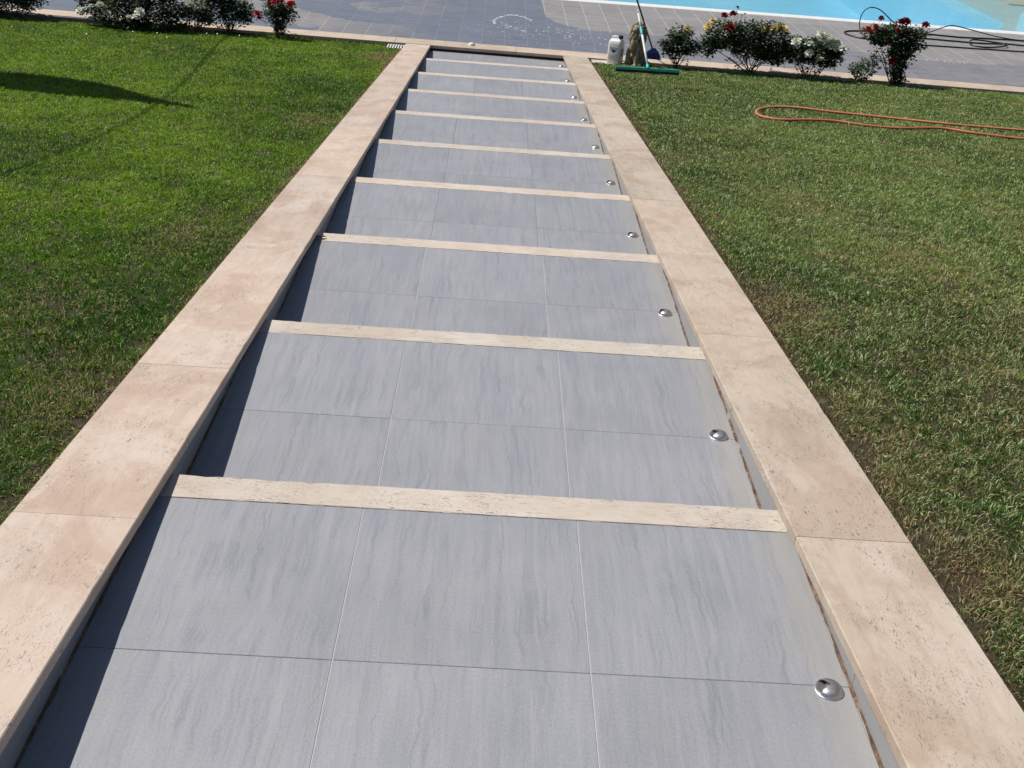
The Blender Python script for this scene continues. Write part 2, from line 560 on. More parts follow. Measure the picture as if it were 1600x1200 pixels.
# ================================================================ SETTING
# far ground sheet
g = MB()
NG = 24
for a, b, c_, d_ in ((-400, 400, 60, 700), (-400, -60, -400, 60), (60, 400, -400, 60), (-60, 60, -400, -40)):
    g.add([(a, c_, -1.62), (b, c_, -1.62), (b, d_, -1.62), (a, d_, -1.62)], [(0, 1, 2, 3)])
gm = plain('far_ground', (.10, .12, .05), .95, var=.3, scale=.4)
tag(g.build('ground', gm), kind='structure')
g = MB()
g.add([(-60, -40, -3.4), (60, -40, -3.4), (60, 60, -3.4), (-60, 60, -3.4)], [(0, 1, 2, 3)])
g.add([(-60, 60, -3.4), (60, 60, -3.4), (60, 60, -1.62), (-60, 60, -1.62)], [(0, 1, 2, 3)])
tag(g.build('subsoil', M['soil']), kind='structure')

# ---- lawn ground (sloping)
def vnoise(x, y, s, seed=0):
    x = x/s; y = y/s
    xi = np.floor(x).astype(np.int64); yi = np.floor(y).astype(np.int64)
    fx = x-xi; fy = y-yi
    fx = fx*fx*(3-2*fx); fy = fy*fy*(3-2*fy)
    def h(a, b):
        v = np.sin(a*127.1 + b*311.7 + seed*74.7)*43758.5453
        return v-np.floor(v)
    return (h(xi, yi)*(1-fx)+h(xi+1, yi)*fx)*(1-fy)+(h(xi, yi+1)*(1-fx)+h(xi+1, yi+1)*fx)*fy
def fbm(x, y, s, seed=0):
    return .55*vnoise(x, y, s, seed)+.3*vnoise(x, y, s/2.1, seed+5)+.15*vnoise(x, y, s/4.3, seed+9)

XL = -CW - 0.006
XR = W + CW + 0.006
def lawn_far(x):
    x = np.asarray(x, float)
    e = 13.33-.03*x
    gap = np.where(x > 1, .12, np.where(x < -2.3, .16, .012))
    gap = gap + .035*(vnoise(x, x*0, .22, 3)-.5)*(gap > .05)
    return e-gap
def lawn_z(x, y):
    z = -K*np.asarray(y, float)-.002
    return z

def lawn_sheet(name, x0, x1):
    ys = np.linspace(-6, 1, 60)
    xs = np.linspace(x0, x1, 90)
    v = []; f = []
    ny = 130
    for i, x in enumerate(xs):
        yf = float(lawn_far(x))
        for j in range(ny):
            y = -6+(yf+6)*j/(ny-1)
            dz = .012*(float(fbm(np.float64(x), np.float64(y), .35, 2))-.5)
            v.append((x, y, float(lawn_z(x, y))+dz-.004))
    n0 = len(v)
    for i, x in enumerate(xs):
        yf = float(lawn_far(x))
        v.append((x, yf+.01, -1.47))
    for i in range(len(xs)-1):
        for j in range(ny-1):
            f.append((i*ny+j, (i+1)*ny+j, (i+1)*ny+j+1, i*ny+j+1))
        f.append((i*ny+ny-1, (i+1)*ny+ny-1, n0+i+1, n0+i))
    me = bpy.data.meshes.new(name); me.from_pydata(v, [], f); me.update()
    me.polygons.foreach_set('use_smooth', [True]*len(me.polygons))
    return tag(link(name, me, M['thatch']), kind='structure')
lawn_sheet('lawn_ground', -14, XL)
lawn_sheet('lawn_ground', XR, 14)

# ---- flower bed soil
b = MB()
for x0, x1 in ((-14, XL), (XR, 14)):
    n = 60
    vs = []; fs = []
    for i in range(n+1):
        x = x0+(x1-x0)*i/n
        for y, z in ((kf(x)-.30, -1.40), (kf(x)-.08, -1.375+.02*math.sin(i*2.1)), (kf(x)+.02, -1.38)):
            vs.append((x, y, z))
    for i in range(n):
        for j in range(2):
            fs.append((i*3+j, (i+1)*3+j, (i+1)*3+j+1, i*3+j+1))
    b.add(vs, fs)
tag(b.build('flower_bed_soil', M['soil']), kind='structure')

# ---- stair body
stair = MB()
prof = []
for i in range(1, 11):
    y0 = YF[i-1] if i > 1 else -3.2
    y1 = YF[i] if i < 10 else 13.42
    prof.append((y0+(.012 if i > 1 else 0), y1-.02 if i < 10 else y1, -i*RISE-.0045))
vs = []; fs = []
for k, (y0, y1, z) in enumerate(prof):
    stair.add([(-.04, y0, z), (W+.04, y0, z), (W+.04, y1, z), (-.04, y1, z)], [(0, 1, 2, 3)])
    zn = prof[k+1][2] if k+1 < len(prof) else z-.3
    stair.add([(-.04, y1, z), (W+.04, y1, z), (W+.04, y1, zn-.01), (-.04, y1, zn-.01)], [(0, 1, 2, 3)])
walk = tag(stair.build('garden_stair', M['mortar']), kind='structure')

def tile_obj(name, x0, x1, y0, y1, z, th, mat, parent, bev=.0012, jit=.0004):
    cx, cy = (x0+x1)/2, (y0+y1)/2
    m = MB()
    m.slab(x0-cx, x1-cx, y0-cy, y1-cy, lambda a, b_: 0.0, th, bev)
    o = m.build(name, mat, parent, (cx, cy, z+R.uniform(-jit, jit)))
    return o

TH = .010
for i in range(1, 11):
    z = -i*RISE
    y0 = YF[i-1]+.013 if i > 1 else -3.0
    y1 = (YF[i]-NW) if i < 10 else 13.352
    yj = y1-.600-.002 if i < 10 else 12.945
    dx = R.uniform(-.006, .006)
    xs = [-SK+.003, .566+dx, 1.165+dx+R.uniform(-.002, .002), W+SK-.005]
    if i == 8: xs[1] = .66
    rows = [(y0, yj), (yj, y1-.002)]
    if i == 1:
        rows = [(-2.4, -1.13), (-1.13, -.515), (-.515, yj-.602), (yj-.602, yj), (yj, y1-.002)]
        rows = [r_ for r_ in rows if r_[1]-r_[0] > .05]
    for a, c_ in rows:
        for k in range(3):
            tile_obj('paving_tile', xs[k]+.0016, xs[k+1]-.0016, a+.0005, c_-.0005, z, TH, M['tile'], walk)
    # light grout showing in the long joints, darker in the cross joints
    jm = MB()
    for k in (1, 2):
        jm.slab(xs[k]-.0014, xs[k]+.0014, (rows[0][0]+.002), y1-.004, lambda a, b_: 0, .003, .0003)
    jo = jm.build('grout_joint', M['grout_l'] if i in (1, 2, 3, 7) else (M['grout_m'] if i in (4, 5, 9, 10) else M['grout_d']), walk, (0, 0, z-.0012))
# nosings
for i in range(1, 10):
    z = -i*RISE
    x0 = -SK+.001 if i != 3 else .022
    m = MB()
    n = 60
    cy = YF[i]-NW/2
    ring = []
    x1 = W+SK-.001
    # slightly irregular arris
    vs = []; fs = []
    for k in range(n+1):
        x = x0+(x1-x0)*k/n
        e = R.uniform(-.0014, .0010)-(.0035 if R.random() < .10 else 0)
        e2 = R.uniform(-.0012, .0010)+(.0035 if R.random() < .10 else 0)
        b_ = .0025
        vs += [(x-W/2, NW/2-b_*.2+.008, -.030), (x-W/2, NW/2+e+.008, -b_-.002), (x-W/2, NW/2-b_+e+.008, 0), (x-W/2, -NW/2+.0012+e2, 0), (x-W/2, -NW/2+.0003, -.002), (x-W/2, -NW/2+.0003, -.030)]
    for k in range(n):
        for j in range(5):
            fs.append((k*6+j, k*6+j+1, (k+1)*6+j+1, (k+1)*6+j))
    fs.append((0, 1, 2, 3, 4, 5)); fs.append(tuple(n*6+j for j in (5, 4, 3, 2, 1, 0)))
    m.add(vs, fs)
    m.build('step_nosing', M['nosing'], walk, (W/2, cy, z+.0006))
    rs = MB()
    rs.box((0, 0, 0), (W+2*SK-.004, .010, RISE-.034))
    rs.build('riser_tile', M['tile'], walk, (W/2, YF[i]-.001, z-.031-(RISE-.034)/2))

# ---- side walls with coping slabs
def side_wall(side):
    left = side < 0
    root = empty('stair_wall', (-CW/2 if left else W+CW/2, 6.6, ground(6.6)))
    tag(root, ('low wall with pinkish travertine slabs down the left side of the stair' if left else
               'low wall with grey pitted travertine slabs down the right side of the stair'), 'wall', 'stair side walls')
    ox, oy, oz = root.location
    js = [-3.3, -1.9, -.45, 1.087, 2.11, 3.66, 5.20, 6.84, 8.475, 10.10, 11.72] if left else [-3.4, -2.0, -.40, 1.19, 2.785, 3.98, 5.17, 6.77, 8.37, 9.97, 11.57]
    x0, x1 = (-CW, OV) if left else (W-OV, W+CW)
    js.append(None)
    mat = M['coping'] if left else M['coping_r']
    for a, c_ in zip(js[:-1], js[1:]):
        endk = c_ is None
        yb = kf((x0+x1)/2)-.006 if endk else c_-(.0003 if c_ == 2.11 else .0009)
        ya = a+(.0003 if a == 2.11 else .0009)
        cx, cy = (x0+x1)/2, (ya+yb)/2
        cz = ground(cy, HC)
        n = max(4, int((yb-ya)/.045))
        e = .0025
        dz = R.uniform(-.0004, .0004)
        gp = .0003 if c_ == 2.11 else .0
        vs = []; fs = []
        th = .030
        for k in range(n+1):
            y = ya+(yb-ya)*k/n
            if endk and k == n:
                yl, yr = kf(x0)-.004, kf(x1)-.004
            else:
                yl = yr = y
            j1, j2 = R.uniform(-.0004, .0004), R.uniform(-.0004, .0004)
            if R.random() < .04: j1 -= .002
            if R.random() < .04: j2 -= .002
            if left: j1 = j1*.4
            xa, xb = x0+(-j1), x1+j2
            def Z(yy): return ground(yy, HC)+dz-cz
            vs += [(x0-cx, yl-cy, Z(yl)-th), (xa-cx, yl-cy, Z(yl)-e), (xa+e-cx, yl-cy, Z(yl)), (xb-e-cx, yr-cy, Z(yr)), (xb-cx, yr-cy, Z(yr)-e), (x1-cx, yr-cy, Z(yr)-th)]
        for k in range(n):
            for j in range(5):
                fs.append((k*6+j, (k+1)*6+j, (k+1)*6+j+1, k*6+j+1))
            fs.append((k*6+5, (k+1)*6+5, (k+1)*6, k*6))
        fs.append((0, 1, 2, 3, 4, 5)); fs.append(tuple(n*6+j for j in (5, 4, 3, 2, 1, 0)))
        m = MB(); m.add(vs, fs)
        m.build('coping_slab', mat, root, (cx-ox, cy-oy, cz-oz))
    # core
    m = MB()
    xa, xb = (-CW+.010, -SK-.012) if left else (W+SK+.012, W+CW-.010)
    y0, y1 = -3.2, 13.28
    vs = []
    for y in (y0, y1):
        for x in (xa, xb):
            vs += [(x-ox, y-oy, -1.7-oz), (x-ox, y-oy, ground(y, HC-.031)-oz)]
    m.add(vs, [(0, 1, 3, 2), (4, 6, 7, 5), (0, 4, 5, 1), (2, 3, 7, 6), (1, 5, 7, 3)])
    m.build('wall_core', M['mortar'], root)
    # skirting tile pieces : one pair per tread
    for i in range(1, 11):
        ya0 = YF[i-1]+.012 if i > 1 else -3.0
        yb0 = YF[i]-.01 if i < 10 else 13.35
        z = -i*RISE
        mid = (YF[i]-NW-.6) if i < 10 else 12.94
        parts = [(ya0, mid-.001), (mid+.001, yb0)]
        if i == 1: parts = [(-3.0, .09-.001), (.09+.001, mid-.001), (mid+.001, yb0)]
        for a, c_ in parts:
            m = MB()
            xx0, xx1 = (-SK-.012, -SK) if left else (W+SK, W+SK+.012)
            cy = (a+c_)/2
            vs = []
            for y in (a, c_):
                zt = max(ground(y, HC-.031), z+.002)
                for x in (xx0, xx1):
                    vs += [(x, y-cy, z-.008), (x, y-cy, zt)]
            for q in range(len(vs)):
                x, y, zz = vs[q]
                vs[q] = (x-ox, y, zz-z)
            m.add(vs, [(0, 1, 3, 2), (4, 6, 7, 5), (0, 4, 5, 1), (2, 3, 7, 6), (1, 5, 7, 3), (0, 2, 6, 4)])
            m.build('skirting_tile', M['skirt'], root, (0, cy-oy, z-oz))
        # grubby mortar line where tread meets wall
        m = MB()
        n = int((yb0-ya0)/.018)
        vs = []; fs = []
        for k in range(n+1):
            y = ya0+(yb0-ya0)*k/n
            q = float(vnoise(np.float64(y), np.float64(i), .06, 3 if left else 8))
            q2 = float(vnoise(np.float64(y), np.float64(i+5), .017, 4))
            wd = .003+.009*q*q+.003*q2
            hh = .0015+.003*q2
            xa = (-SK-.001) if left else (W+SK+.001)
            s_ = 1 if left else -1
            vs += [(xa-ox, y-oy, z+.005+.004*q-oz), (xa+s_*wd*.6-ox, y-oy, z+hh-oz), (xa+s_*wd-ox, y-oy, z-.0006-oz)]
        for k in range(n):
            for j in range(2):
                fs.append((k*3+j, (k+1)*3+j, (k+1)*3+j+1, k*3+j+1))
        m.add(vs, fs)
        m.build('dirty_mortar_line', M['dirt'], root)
    return root
side_wall(-1)
side_wall(1)

# ---- pool deck
deck = MB()
def dbox(mb, x0, x1, y0, y1, zt, zb):
    mb.slab(x0, x1, y0, y1, lambda a, b_: zt, zt-zb, .001)
dbox(deck, -30, 30, 13.44, 17.72, DZ-.006, -1.9)
dbox(deck, -30, -1.5, 17.72, 45, DZ-.006, -1.9)
deck_o = tag(deck.build('pool_deck', M['grout_d']), kind='structure')
TW, TL = .3125, .600
rows = []
y = 17.72
while y > 13.5:
    y2 = max(y-TL, 13.47)
    rows.append((y2, y)); y = y2
rest = MB()
shared = {}
cand = []
for c_ in range(-80, 80):
    xa = 1.60+c_*TW; xb = xa+TW
    for r_, (ya, yb) in enumerate(rows):
        px, py = to_px(((xa+xb)/2, (ya+yb)/2, DZ))
        vis = -25 < px < 1625 and -22 < py < 1200
        if vis and yb-ya > .1: cand.append((ya, yb, xa, xb))
        else:
            if abs((xa+xb)/2) < 22: rest.slab(xa+.0035, xb-.0035, ya+.002, yb-.002, lambda a, b_: DZ, .006, .001)
cand.sort()
for n_, (ya, yb, xa, xb) in enumerate(cand):
    if n_ >= 298:
        rest.slab(xa+.0035, xb-.0035, ya+.002, yb-.002, lambda a, b_: DZ, .006, .001)
        continue
    key = round(yb-ya, 3)
    if key not in shared:
        m = MB()
        m.slab(-TW/2+.0035, TW/2-.0035, -key/2+.002, key/2-.002, lambda a, b_: 0, .010, .001)
        me = m.mesh('deck_tile'); me.materials.append(M['deck'])
        shared[key] = me
    o = link('deck_tile', shared[key], None, deck_o, ((xa+xb)/2, (ya+yb)/2, DZ+R.uniform(-.0005, .0005)))
    o.rotation_euler = (R.uniform(-.0015, .0015), R.uniform(-.0015, .0015), 0)
yy = 17.72
while yy < 24:
    for c_ in range(-60, -10):
        xa = 1.60+c_*TW
        if xa+TW < -1.51: rest.slab(xa+.0035, xa+TW-.0035, yy+.002, yy+TL-.002, lambda a, b_: DZ, .006, .001)
    yy += TL
tag(rest.build('distant_deck_tiles', M['deck'], deck_o), kind='stuff')
# pale grout in the joints that run towards the pool
jm = MB()
for c_ in range(-50, 50):
    xa = 1.60+c_*TW
    jm.slab(xa-.0036, xa+.0036, 13.47, 17.715, lambda a, b_: DZ-.0009, .004, .0004)
tag(jm.build('deck_grout', mat_deck_grout(), deck_o), kind='stuff')

# kerb slabs in travertine along the deck
ang = math.atan(-.03)
for k in range(-9, 14):
    xa = -.47+k*1.603; xb = xa+1.603
    cx = (xa+xb)/2
    cy = (kf(cx)+kb(cx))/2
    wd = .33*math.cos(ang)
    m = MB()
    m.slab(-.8005, .8005, -wd/2, wd/2, lambda a, b_: 0, .038, .003)
    o = m.build('kerb_slab', M['kerb'], deck_o, (cx, cy, KT+R.uniform(-.001, .001)))
    o.rotation_euler = (0, 0, ang)
m = MB()
m.box((0, 0, 0), (36, .12, .5))
o = m.build('kerb_riser', plain('kerb_shadow_dark', (.07, .05, .04), .9, var=.4, scale=20, bump=.4), deck_o, (0, 13.33+.085, KT-.039-.25))  # riser coloured near black to paint the shadow below the kerb slabs
o.rotation_euler = (0, 0, ang)

# ---- swimming pool
pool = MB()
PX0, PX1, PY0, PY1, PB = -1.5, 15.5, 18.0, 34, -2.75
def quad(mb, a, b_, c_, d_): mb.add([a, b_, c_, d_], [(0, 1, 2, 3)])
quad(pool, (PX0, PY0, PB), (PX1, PY0, PB), (PX1, PY1, PB), (PX0, PY1, PB))
quad(pool, (PX0, PY0, PB), (PX0, PY0, DZ-.02), (PX1, PY0, DZ-.02), (PX1, PY0, PB))
quad(pool, (PX0, PY1, PB), (PX1, PY1, PB), (PX1, PY1, DZ-.02), (PX0, PY1, DZ-.02))
quad(pool, (PX0, PY0, PB), (PX0, PY1, PB), (PX0, PY1, DZ-.02), (PX0, PY0, DZ-.02))
quad(pool, (PX1, PY0, PB), (PX1, PY0, DZ-.02), (PX1, PY1, DZ-.02), (PX1, PY1, PB))
pool_o = tag(pool.build('swimming_pool', mat_poolfloor()), kind='structure')
white = plain('white_pool_rim', (.78, .77, .76), .45, var=.04, scale=12)
k = 0
x = PX0
while x < PX1+2:
    m = MB(); m.slab(-.2985, .2985, -.14, .14, lambda a, b_: 0, .05, .006)
    m.build('rim_slab', white, pool_o, (x+.3, 17.865, DZ+.004)); x += .6
step_m = plain('beige_pool_step', (.50, .55, .50), .6, var=.10, scale=3)
def prism(poly, zt, zb):
    m = MB(); n = len(poly)
    m.add([(a, b_, zt) for a, b_ in poly]+[(a, b_, zb) for a, b_ in poly], [tuple(range(n))]+[(i, n+i, n+(i+1) % n, (i+1) % n) for i in range(n)])
    return m
SP = [(9.62, 18.002), (9.86, 18.77), (10.36, 19.8), (10.43, 22.1), (10.6, 33.9), (15.49, 33.9), (15.49, 18.002)]
SP = SP[::-1]
prism(SP, -1.40, -1.46).build('pool_step', step_m, pool_o)
prism([(a_+.06, b_) for a_, b_ in SP[2:]]+[(15.4, 33.8)][:0], -1.461, PB+.002).build('step_support', pool_o.data.materials[0], pool_o)
pale = plain('pale_pool_step', (.50, .76, .86), .5, var=.06, scale=2)
prism([(9.92, 18.004), (10.15, 18.8), (11.15, 20.9), (15.3, 20.9), (15.3, 18.004)][::-1], -1.372, -1.399).build('pool_step', pale, pool_o)
prism([(11.3, 21.9), (11.7, 33), (15.3, 33), (15.3, 21.4)][::-1], -1.372, -1.399).build('pool_step', plain('buff_pool_step', (.60, .50, .36), .6, var=.12, scale=3), pool_o)
wm = MB(); wm.add([(PX0, PY0, -1.345), (PX1, PY0, -1.345), (PX1, PY1, -1.345), (PX0, PY1, -1.345)], [(0, 1, 2, 3)])
tag(wm.build('pool_water', mat_water()), kind='structure')
far = MB(); dbox(far, -30, 30, PY1, 59, DZ, -1.9); dbox(far, PX1, 30, 17.73, PY1-.002, DZ-.003, -1.9)
tag(far.build('far_terrace', plain('far_paving', (.30, .29, .29), .7, scale=2)), kind='structure')

# ---- step lights (domed eyelid fittings set in the treads)
sp = {}
m = MB(); m.lathe([(.0345, -.002), (.0345, .0015), (.0335, .0028), (.029, .0034), (.027, .0030), (0.0, .0026)], 32); sp['flange'] = (m.mesh('flange', True), M['steel'])
m = MB()
pr = [(.0325, .0034), (.0310, .0085), (.0270, .0132), (.0205, .0168), (.012, .0190), (.004, .0198), (.0004, .0199)]
m.lathe(pr, 30, (0, 0, 0), math.radians(-128), math.radians(142)); sp['hood'] = (m.mesh('hood', True), M['steel'])
m = MB()
pr2 = [(.0300, .0030), (.0280, .0045), (.0225, .0055), (.014, .0065), (.010, .0150), (.0004, .018)]
m.lathe(pr2, 30, (0, 0, 0), math.radians(138), math.radians(236)); sp['lens'] = (m.mesh('lens', True), plain('lens_frosted', (.10, .10, .095), .35, scale=100))
ordn = ['nearest', 'second nearest', 'third', 'fourth', 'fifth', 'sixth', 'seventh', 'eighth', 'ninth', 'tenth']
studs = [(1.7165, .672), (1.7115, 2.028), (1.708, 3.335), (1.711, 4.70), (1.714, 6.08), (1.715, 7.42), (1.718, 8.78), (1.712, 10.18), (1.718, 11.53), (1.715, 12.94)]
for i, (x, y) in enumerate(studs):
    root = empty('step_light', (x, y, -(i+1)*RISE), R.uniform(-.15, .15)-.1)
    lab = {0: 'domed steel step light on the nearest tread, largest of the row', 9: 'domed steel step light on the last tread beside the muddy kerb'}.get(i, 'domed steel step light on the %s tread counted from the camera' % ordn[i])
    tag(root, lab, 'step light', 'steel step lights along the right wall')
    for k_, (me, mt) in sp.items():
        if not me.materials: me.materials.append(mt)
        link(k_, me, None, root)
root = empty('step_light', (.539, 13.50, KT), .3)
tag(root, 'pale domed light on the travertine kerb at the foot of the stair', 'kerb light')
pale_l = plain('pale_lens', (.72, .68, .58), .4)
m = MB(); m.lathe([(.052, 0), (.052, .004), (.045, .006), (0, .006)], 28); m.build('flange', pale_l, root, smooth=True)
m = MB(); m.lathe([(.045, .0055), (.042, .017), (.033, .028), (.018, .035), (0.0005, .037)], 28); m.build('dome', pale_l, root, smooth=True)

# mud on the last tread
m = MB()
n = 60; vs = []; fs = []
for k in range(n+1):
    x = .80+(W+.01-.80)*k/n
    q = float(fbm(np.float64(x), np.float64(1.), .22, 4))
    wd = .015+.15*q*min(1, (k/n)*1.6)
    for j in range(5):
        vs.append((x, 13.345-wd*j/4, -10*RISE+.0009+.006*(1-j/4)*q))
for k in range(n):
    for j in range(4):
        fs.append((k*5+j, k*5+j+1, (k+1)*5+j+1, (k+1)*5+j))
m.add(vs, fs)
tag(m.build('mud', plain('wet_mud', (.16, .095, .065), .55, var=.5, scale=18, bump=.5), smooth=True), kind='stuff')

# ================================================================ GRASS
DBASE, DMAX = 41000, 50000
SPOTS_L = [(-.50, 11.9, .30, .9), (-.55, 7.3, .24, .6), (-.62, 3.9, .25, .4), (-.50, 1.9, .25, .5), (-.9, 2.6, .3, .25)]
SPOTS_R = [(2.25, 3.2, .28, .55), (2.25, 1.9, .25, .5), (3.2, 4.2, .5, .35), (2.9, 5.4, .4, .3), (2.25, 1.1, .2, .6), (2.9, 2.4, .5, .3), (4.3, 3.6, .6, .2), (2.2, 6.8, .2, .5), (3.4, 3.1, .4, .3)]
def grass(name, side):
    xs = []; ys = []
    # cells with density by distance, only where the camera (with margin) looks
    cell = .20
    xr = np.arange(-11., XL, cell) if side < 0 else np.arange(XR, 12.5, cell)
    for x in xr:
        for y in np.arange(-1.2, 13.5, cell):
            cx, cy = x+cell/2, y+cell/2
            px, py = to_px((cx, cy, ground(cy)))
            inside = -130 < px < 1730 and -120 < py < 1420
            if not inside and not (-1500 < px < 3300 and -300 < py < 2600): continue
            d = math.sqrt((cx-CAM.x)**2+(cy-CAM.y)**2+(ground(cy)-CAM.z)**2)
            dens = min(DMAX, DBASE*(3.6/d)**1.15)
            if not inside: dens = min(dens*.4, 5200)
            n = int(dens*cell*cell)
            xs.append(x+NR.random(n)*cell); ys.append(y+NR.random(n)*cell)
    x = np.concatenate(xs); y = np.concatenate(ys)
    # clumping
    cl = fbm(x, y, .055, 1)
    cl2 = fbm(x, y, .25, 6)
    edge = (XL-x) if side < 0 else (x-XR)
    keep = NR.random(len(x)) < np.clip(.22+1.9*(cl-.27)+.4*(cl2-.4), .08, 1)
    # bare, dry fringe along the coping
    fr_w = (.05+.34*fbm(y, y*0+side, .75, 12)**2) if side > 0 else (.03+.26*fbm(y, y*0+side, .6, 15)**2)
    bare = np.clip(1-edge/fr_w, 0, 1)
    keep &= NR.random(len(x)) > bare*.6
    keep &= (edge > .006) & (y < lawn_far(x)-.004)
    if side < 0:   # drain grate corner stays clear
        keep &= ~((x > -.575) & (y > 13.03+.04*np.sin(x*30)))
        keep &= ~((x > -.46) & (y > 12.9) & (NR.random(len(x)) < .6))
    x = x[keep]; y = y[keep]; bare = bare[keep]; cl = cl[keep]; cl2 = cl2[keep]; edge = edge[keep]
    n = len(x)
    z = lawn_z(x, y)
    d = np.sqrt((x-CAM.x)**2+(y-CAM.y)**2+(z-CAM.z)**2)
    ln = (.018+.017*NR.random(n))*(.48+1.0*cl)*(1-.30*bare)
    long_ = NR.random(n) < .010
    ln = np.where(long_, ln*1.8, ln)
    wd = (.0021+.0014*NR.random(n))*np.clip(d/3.6, .85, 3.8)**.66*.92
    az = NR.random(n)*2*np.pi
    lean_az = fbm(x, y, .16, 21)*5*np.pi
    az = np.where(NR.random(n) < .45, lean_az+NR.normal(0, .8, n), az)
    tilt = np.clip(NR.normal(.95, .34, n), .12, 1.5)
    flop = (edge < .04) & (NR.random(n) < .55)
    az = np.where(flop, (0 if side < 0 else np.pi)+NR.normal(0, .7, n), az)
    ln = np.where(flop, ln*1.35, ln)
    dx, dy = np.cos(az), np.sin(az)
    ra = az+np.pi/2+NR.normal(0, .45, n)
    px_, py_ = np.cos(ra), np.sin(ra)
    tw = NR.normal(0, .45, n)
    h1 = ln*.5
    t1 = tilt*.7; t2 = np.clip(tilt*1.3, 0, 1.9)
    mx = x+dx*np.sin(t1)*h1; my = y+dy*np.sin(t1)*h1; mz = z+np.cos(t1)*h1
    tx = mx+dx*np.sin(t2)*(ln-h1); ty = my+dy*np.sin(t2)*(ln-h1); tz = mz+np.cos(t2)*(ln-h1)
    over = (tx > XL) if side < 0 else (tx < XR)
    tz = np.maximum(tz, np.where(over, -K*ty+HC+.003, z+.003))
    overm = (mx > XL) if side < 0 else (mx < XR)
    mz = np.where(overm, np.maximum(mz, -K*my+HC+.003), mz)
    V = np.empty((n, 4, 3), np.float32)
    V[:, 0] = np.stack([x, y, z-.004], 1)
    V[:, 1] = np.stack([mx+px_*wd*.6, my+py_*wd*.6, mz+tw*wd*.5], 1)
    V[:, 2] = np.stack([tx, ty, tz], 1)
    V[:, 3] = np.stack([mx-px_*wd*.6, my-py_*wd*.6, mz-tw*wd*.5], 1)
    me = bpy.data.meshes.new(name)
    me.vertices.add(n*4)
    me.vertices.foreach_set('co', V.reshape(-1))
    me.loops.add(n*4)
    me.loops.foreach_set('vertex_index', np.arange(n*4, dtype=np.int32))
    me.polygons.add(n)
    me.polygons.foreach_set('loop_start', (np.arange(n)*4).astype(np.int32))
    me.update(calc_edges=True)
    # colour of each blade
    if side < 0:
        g1 = np.array([.042, .118, .008]); g2 = np.array([.235, .375, .022]); g3 = np.array([.42, .52, .14])
        straw_p = .035
    else:
        g1 = np.array([.050, .108, .018]); g2 = np.array([.215, .310, .080]); g3 = np.array([.50, .56, .28])
        straw_p = .07
    big = fbm(x, y, 1.3, 31); mid = fbm(x, y, .33, 37)
    band = np.clip(1-np.abs(edge-.25)/(.45+.5*fbm(y, x*0, .9, 44)), 0, 1)
    huge = fbm(x, y, 2.6, 51)
    a = np.clip(.12+.72*NR.random(n)+1.0*(mid-.5)+.9*(big-.5)+1.1*(huge-.5)-.26*band, 0, 1)[:, None]
    C = g1*(1-a)+g2*a
    pale_ = (NR.random(n) < (.08 if side < 0 else .22))[:, None]
    C = np.where(pale_, g3, C)
    spot = np.zeros(n)
    for sx_, sy_, sr_, sa_ in (SPOTS_L if side < 0 else SPOTS_R):
        q_ = np.sqrt(((x-sx_)/sr_)**2+((y-sy_)/(sr_*1.9))**2)+.9*(mid-.5)
        spot = np.maximum(spot, sa_*np.clip(1.15-q_, 0, 1))
    sp_ = straw_p+np.clip(mid-.58, 0, 1)*(.5 if side < 0 else 1.4)+bare*.55+spot
    st = NR.random(n) < sp_
    SCOL = np.array([.40, .31, .165])*(.6+.6*NR.random((n, 1)))
    SCOL = SCOL*np.where(NR.random((n, 1)) < bare[:, None]*.5, np.array([.62, .45, .40]), np.array([1, 1, 1.]))
    C = np.where(st[:, None], SCOL, C)
    C = C*(.85+.3*NR.random((n, 1)))
    ca = me.color_attributes.new('col', 'FLOAT_COLOR', 'POINT')
    arr = np.ones((n, 4, 4), np.float32)
    arr[:, :, :3] = C[:, None, :]
    ca.data.foreach_set('color', arr.reshape(-1))
    o = link(name, me, M['grass'])
    print('blades', n)
    return tag(o, kind='stuff')
a_ = grass('lawn_grass', -1)
tag(a_, 'bright green mown lawn to the left of the stair', 'grass')
a_ = grass('lawn_grass', 1)
tag(a_, 'duller green mown lawn with straw patches to the right of the stair', 'grass')

# ================================================================ ROSES
M['leaf'] = mat_leaf('rose_leaf', (.014, .036, .010), (.042, .080, .024), (.06, .12, .015), .55, .18)
M['leaf_l'] = mat_leaf('young_rose_leaf', (.04, .08, .03), (.11, .155, .07), (.15, .22, .06), .5, .25)
M['stem'] = plain('rose_stem', (.075, .075, .035), .7, scale=40)
def mat_petal(name, c1, c2, tr):
    return mat_leaf(name, c1, c2, tr, .55, .25)
M['red'] = mat_petal('red_petal', (.33, .006, .010), (.52, .014, .018), (.5, .01, .01))
M['dred'] = mat_petal('dark_red_petal', (.12, .004, .008), (.20, .006, .012), (.15, .0, .0))
M['yellow'] = mat_petal('yellow_petal', (.78, .58, .12), (.82, .70, .32), (.7, .5, .1))
M['whitep'] = mat_petal('white_petal', (.74, .75, .62), (.82, .82, .74), (.6, .65, .5))

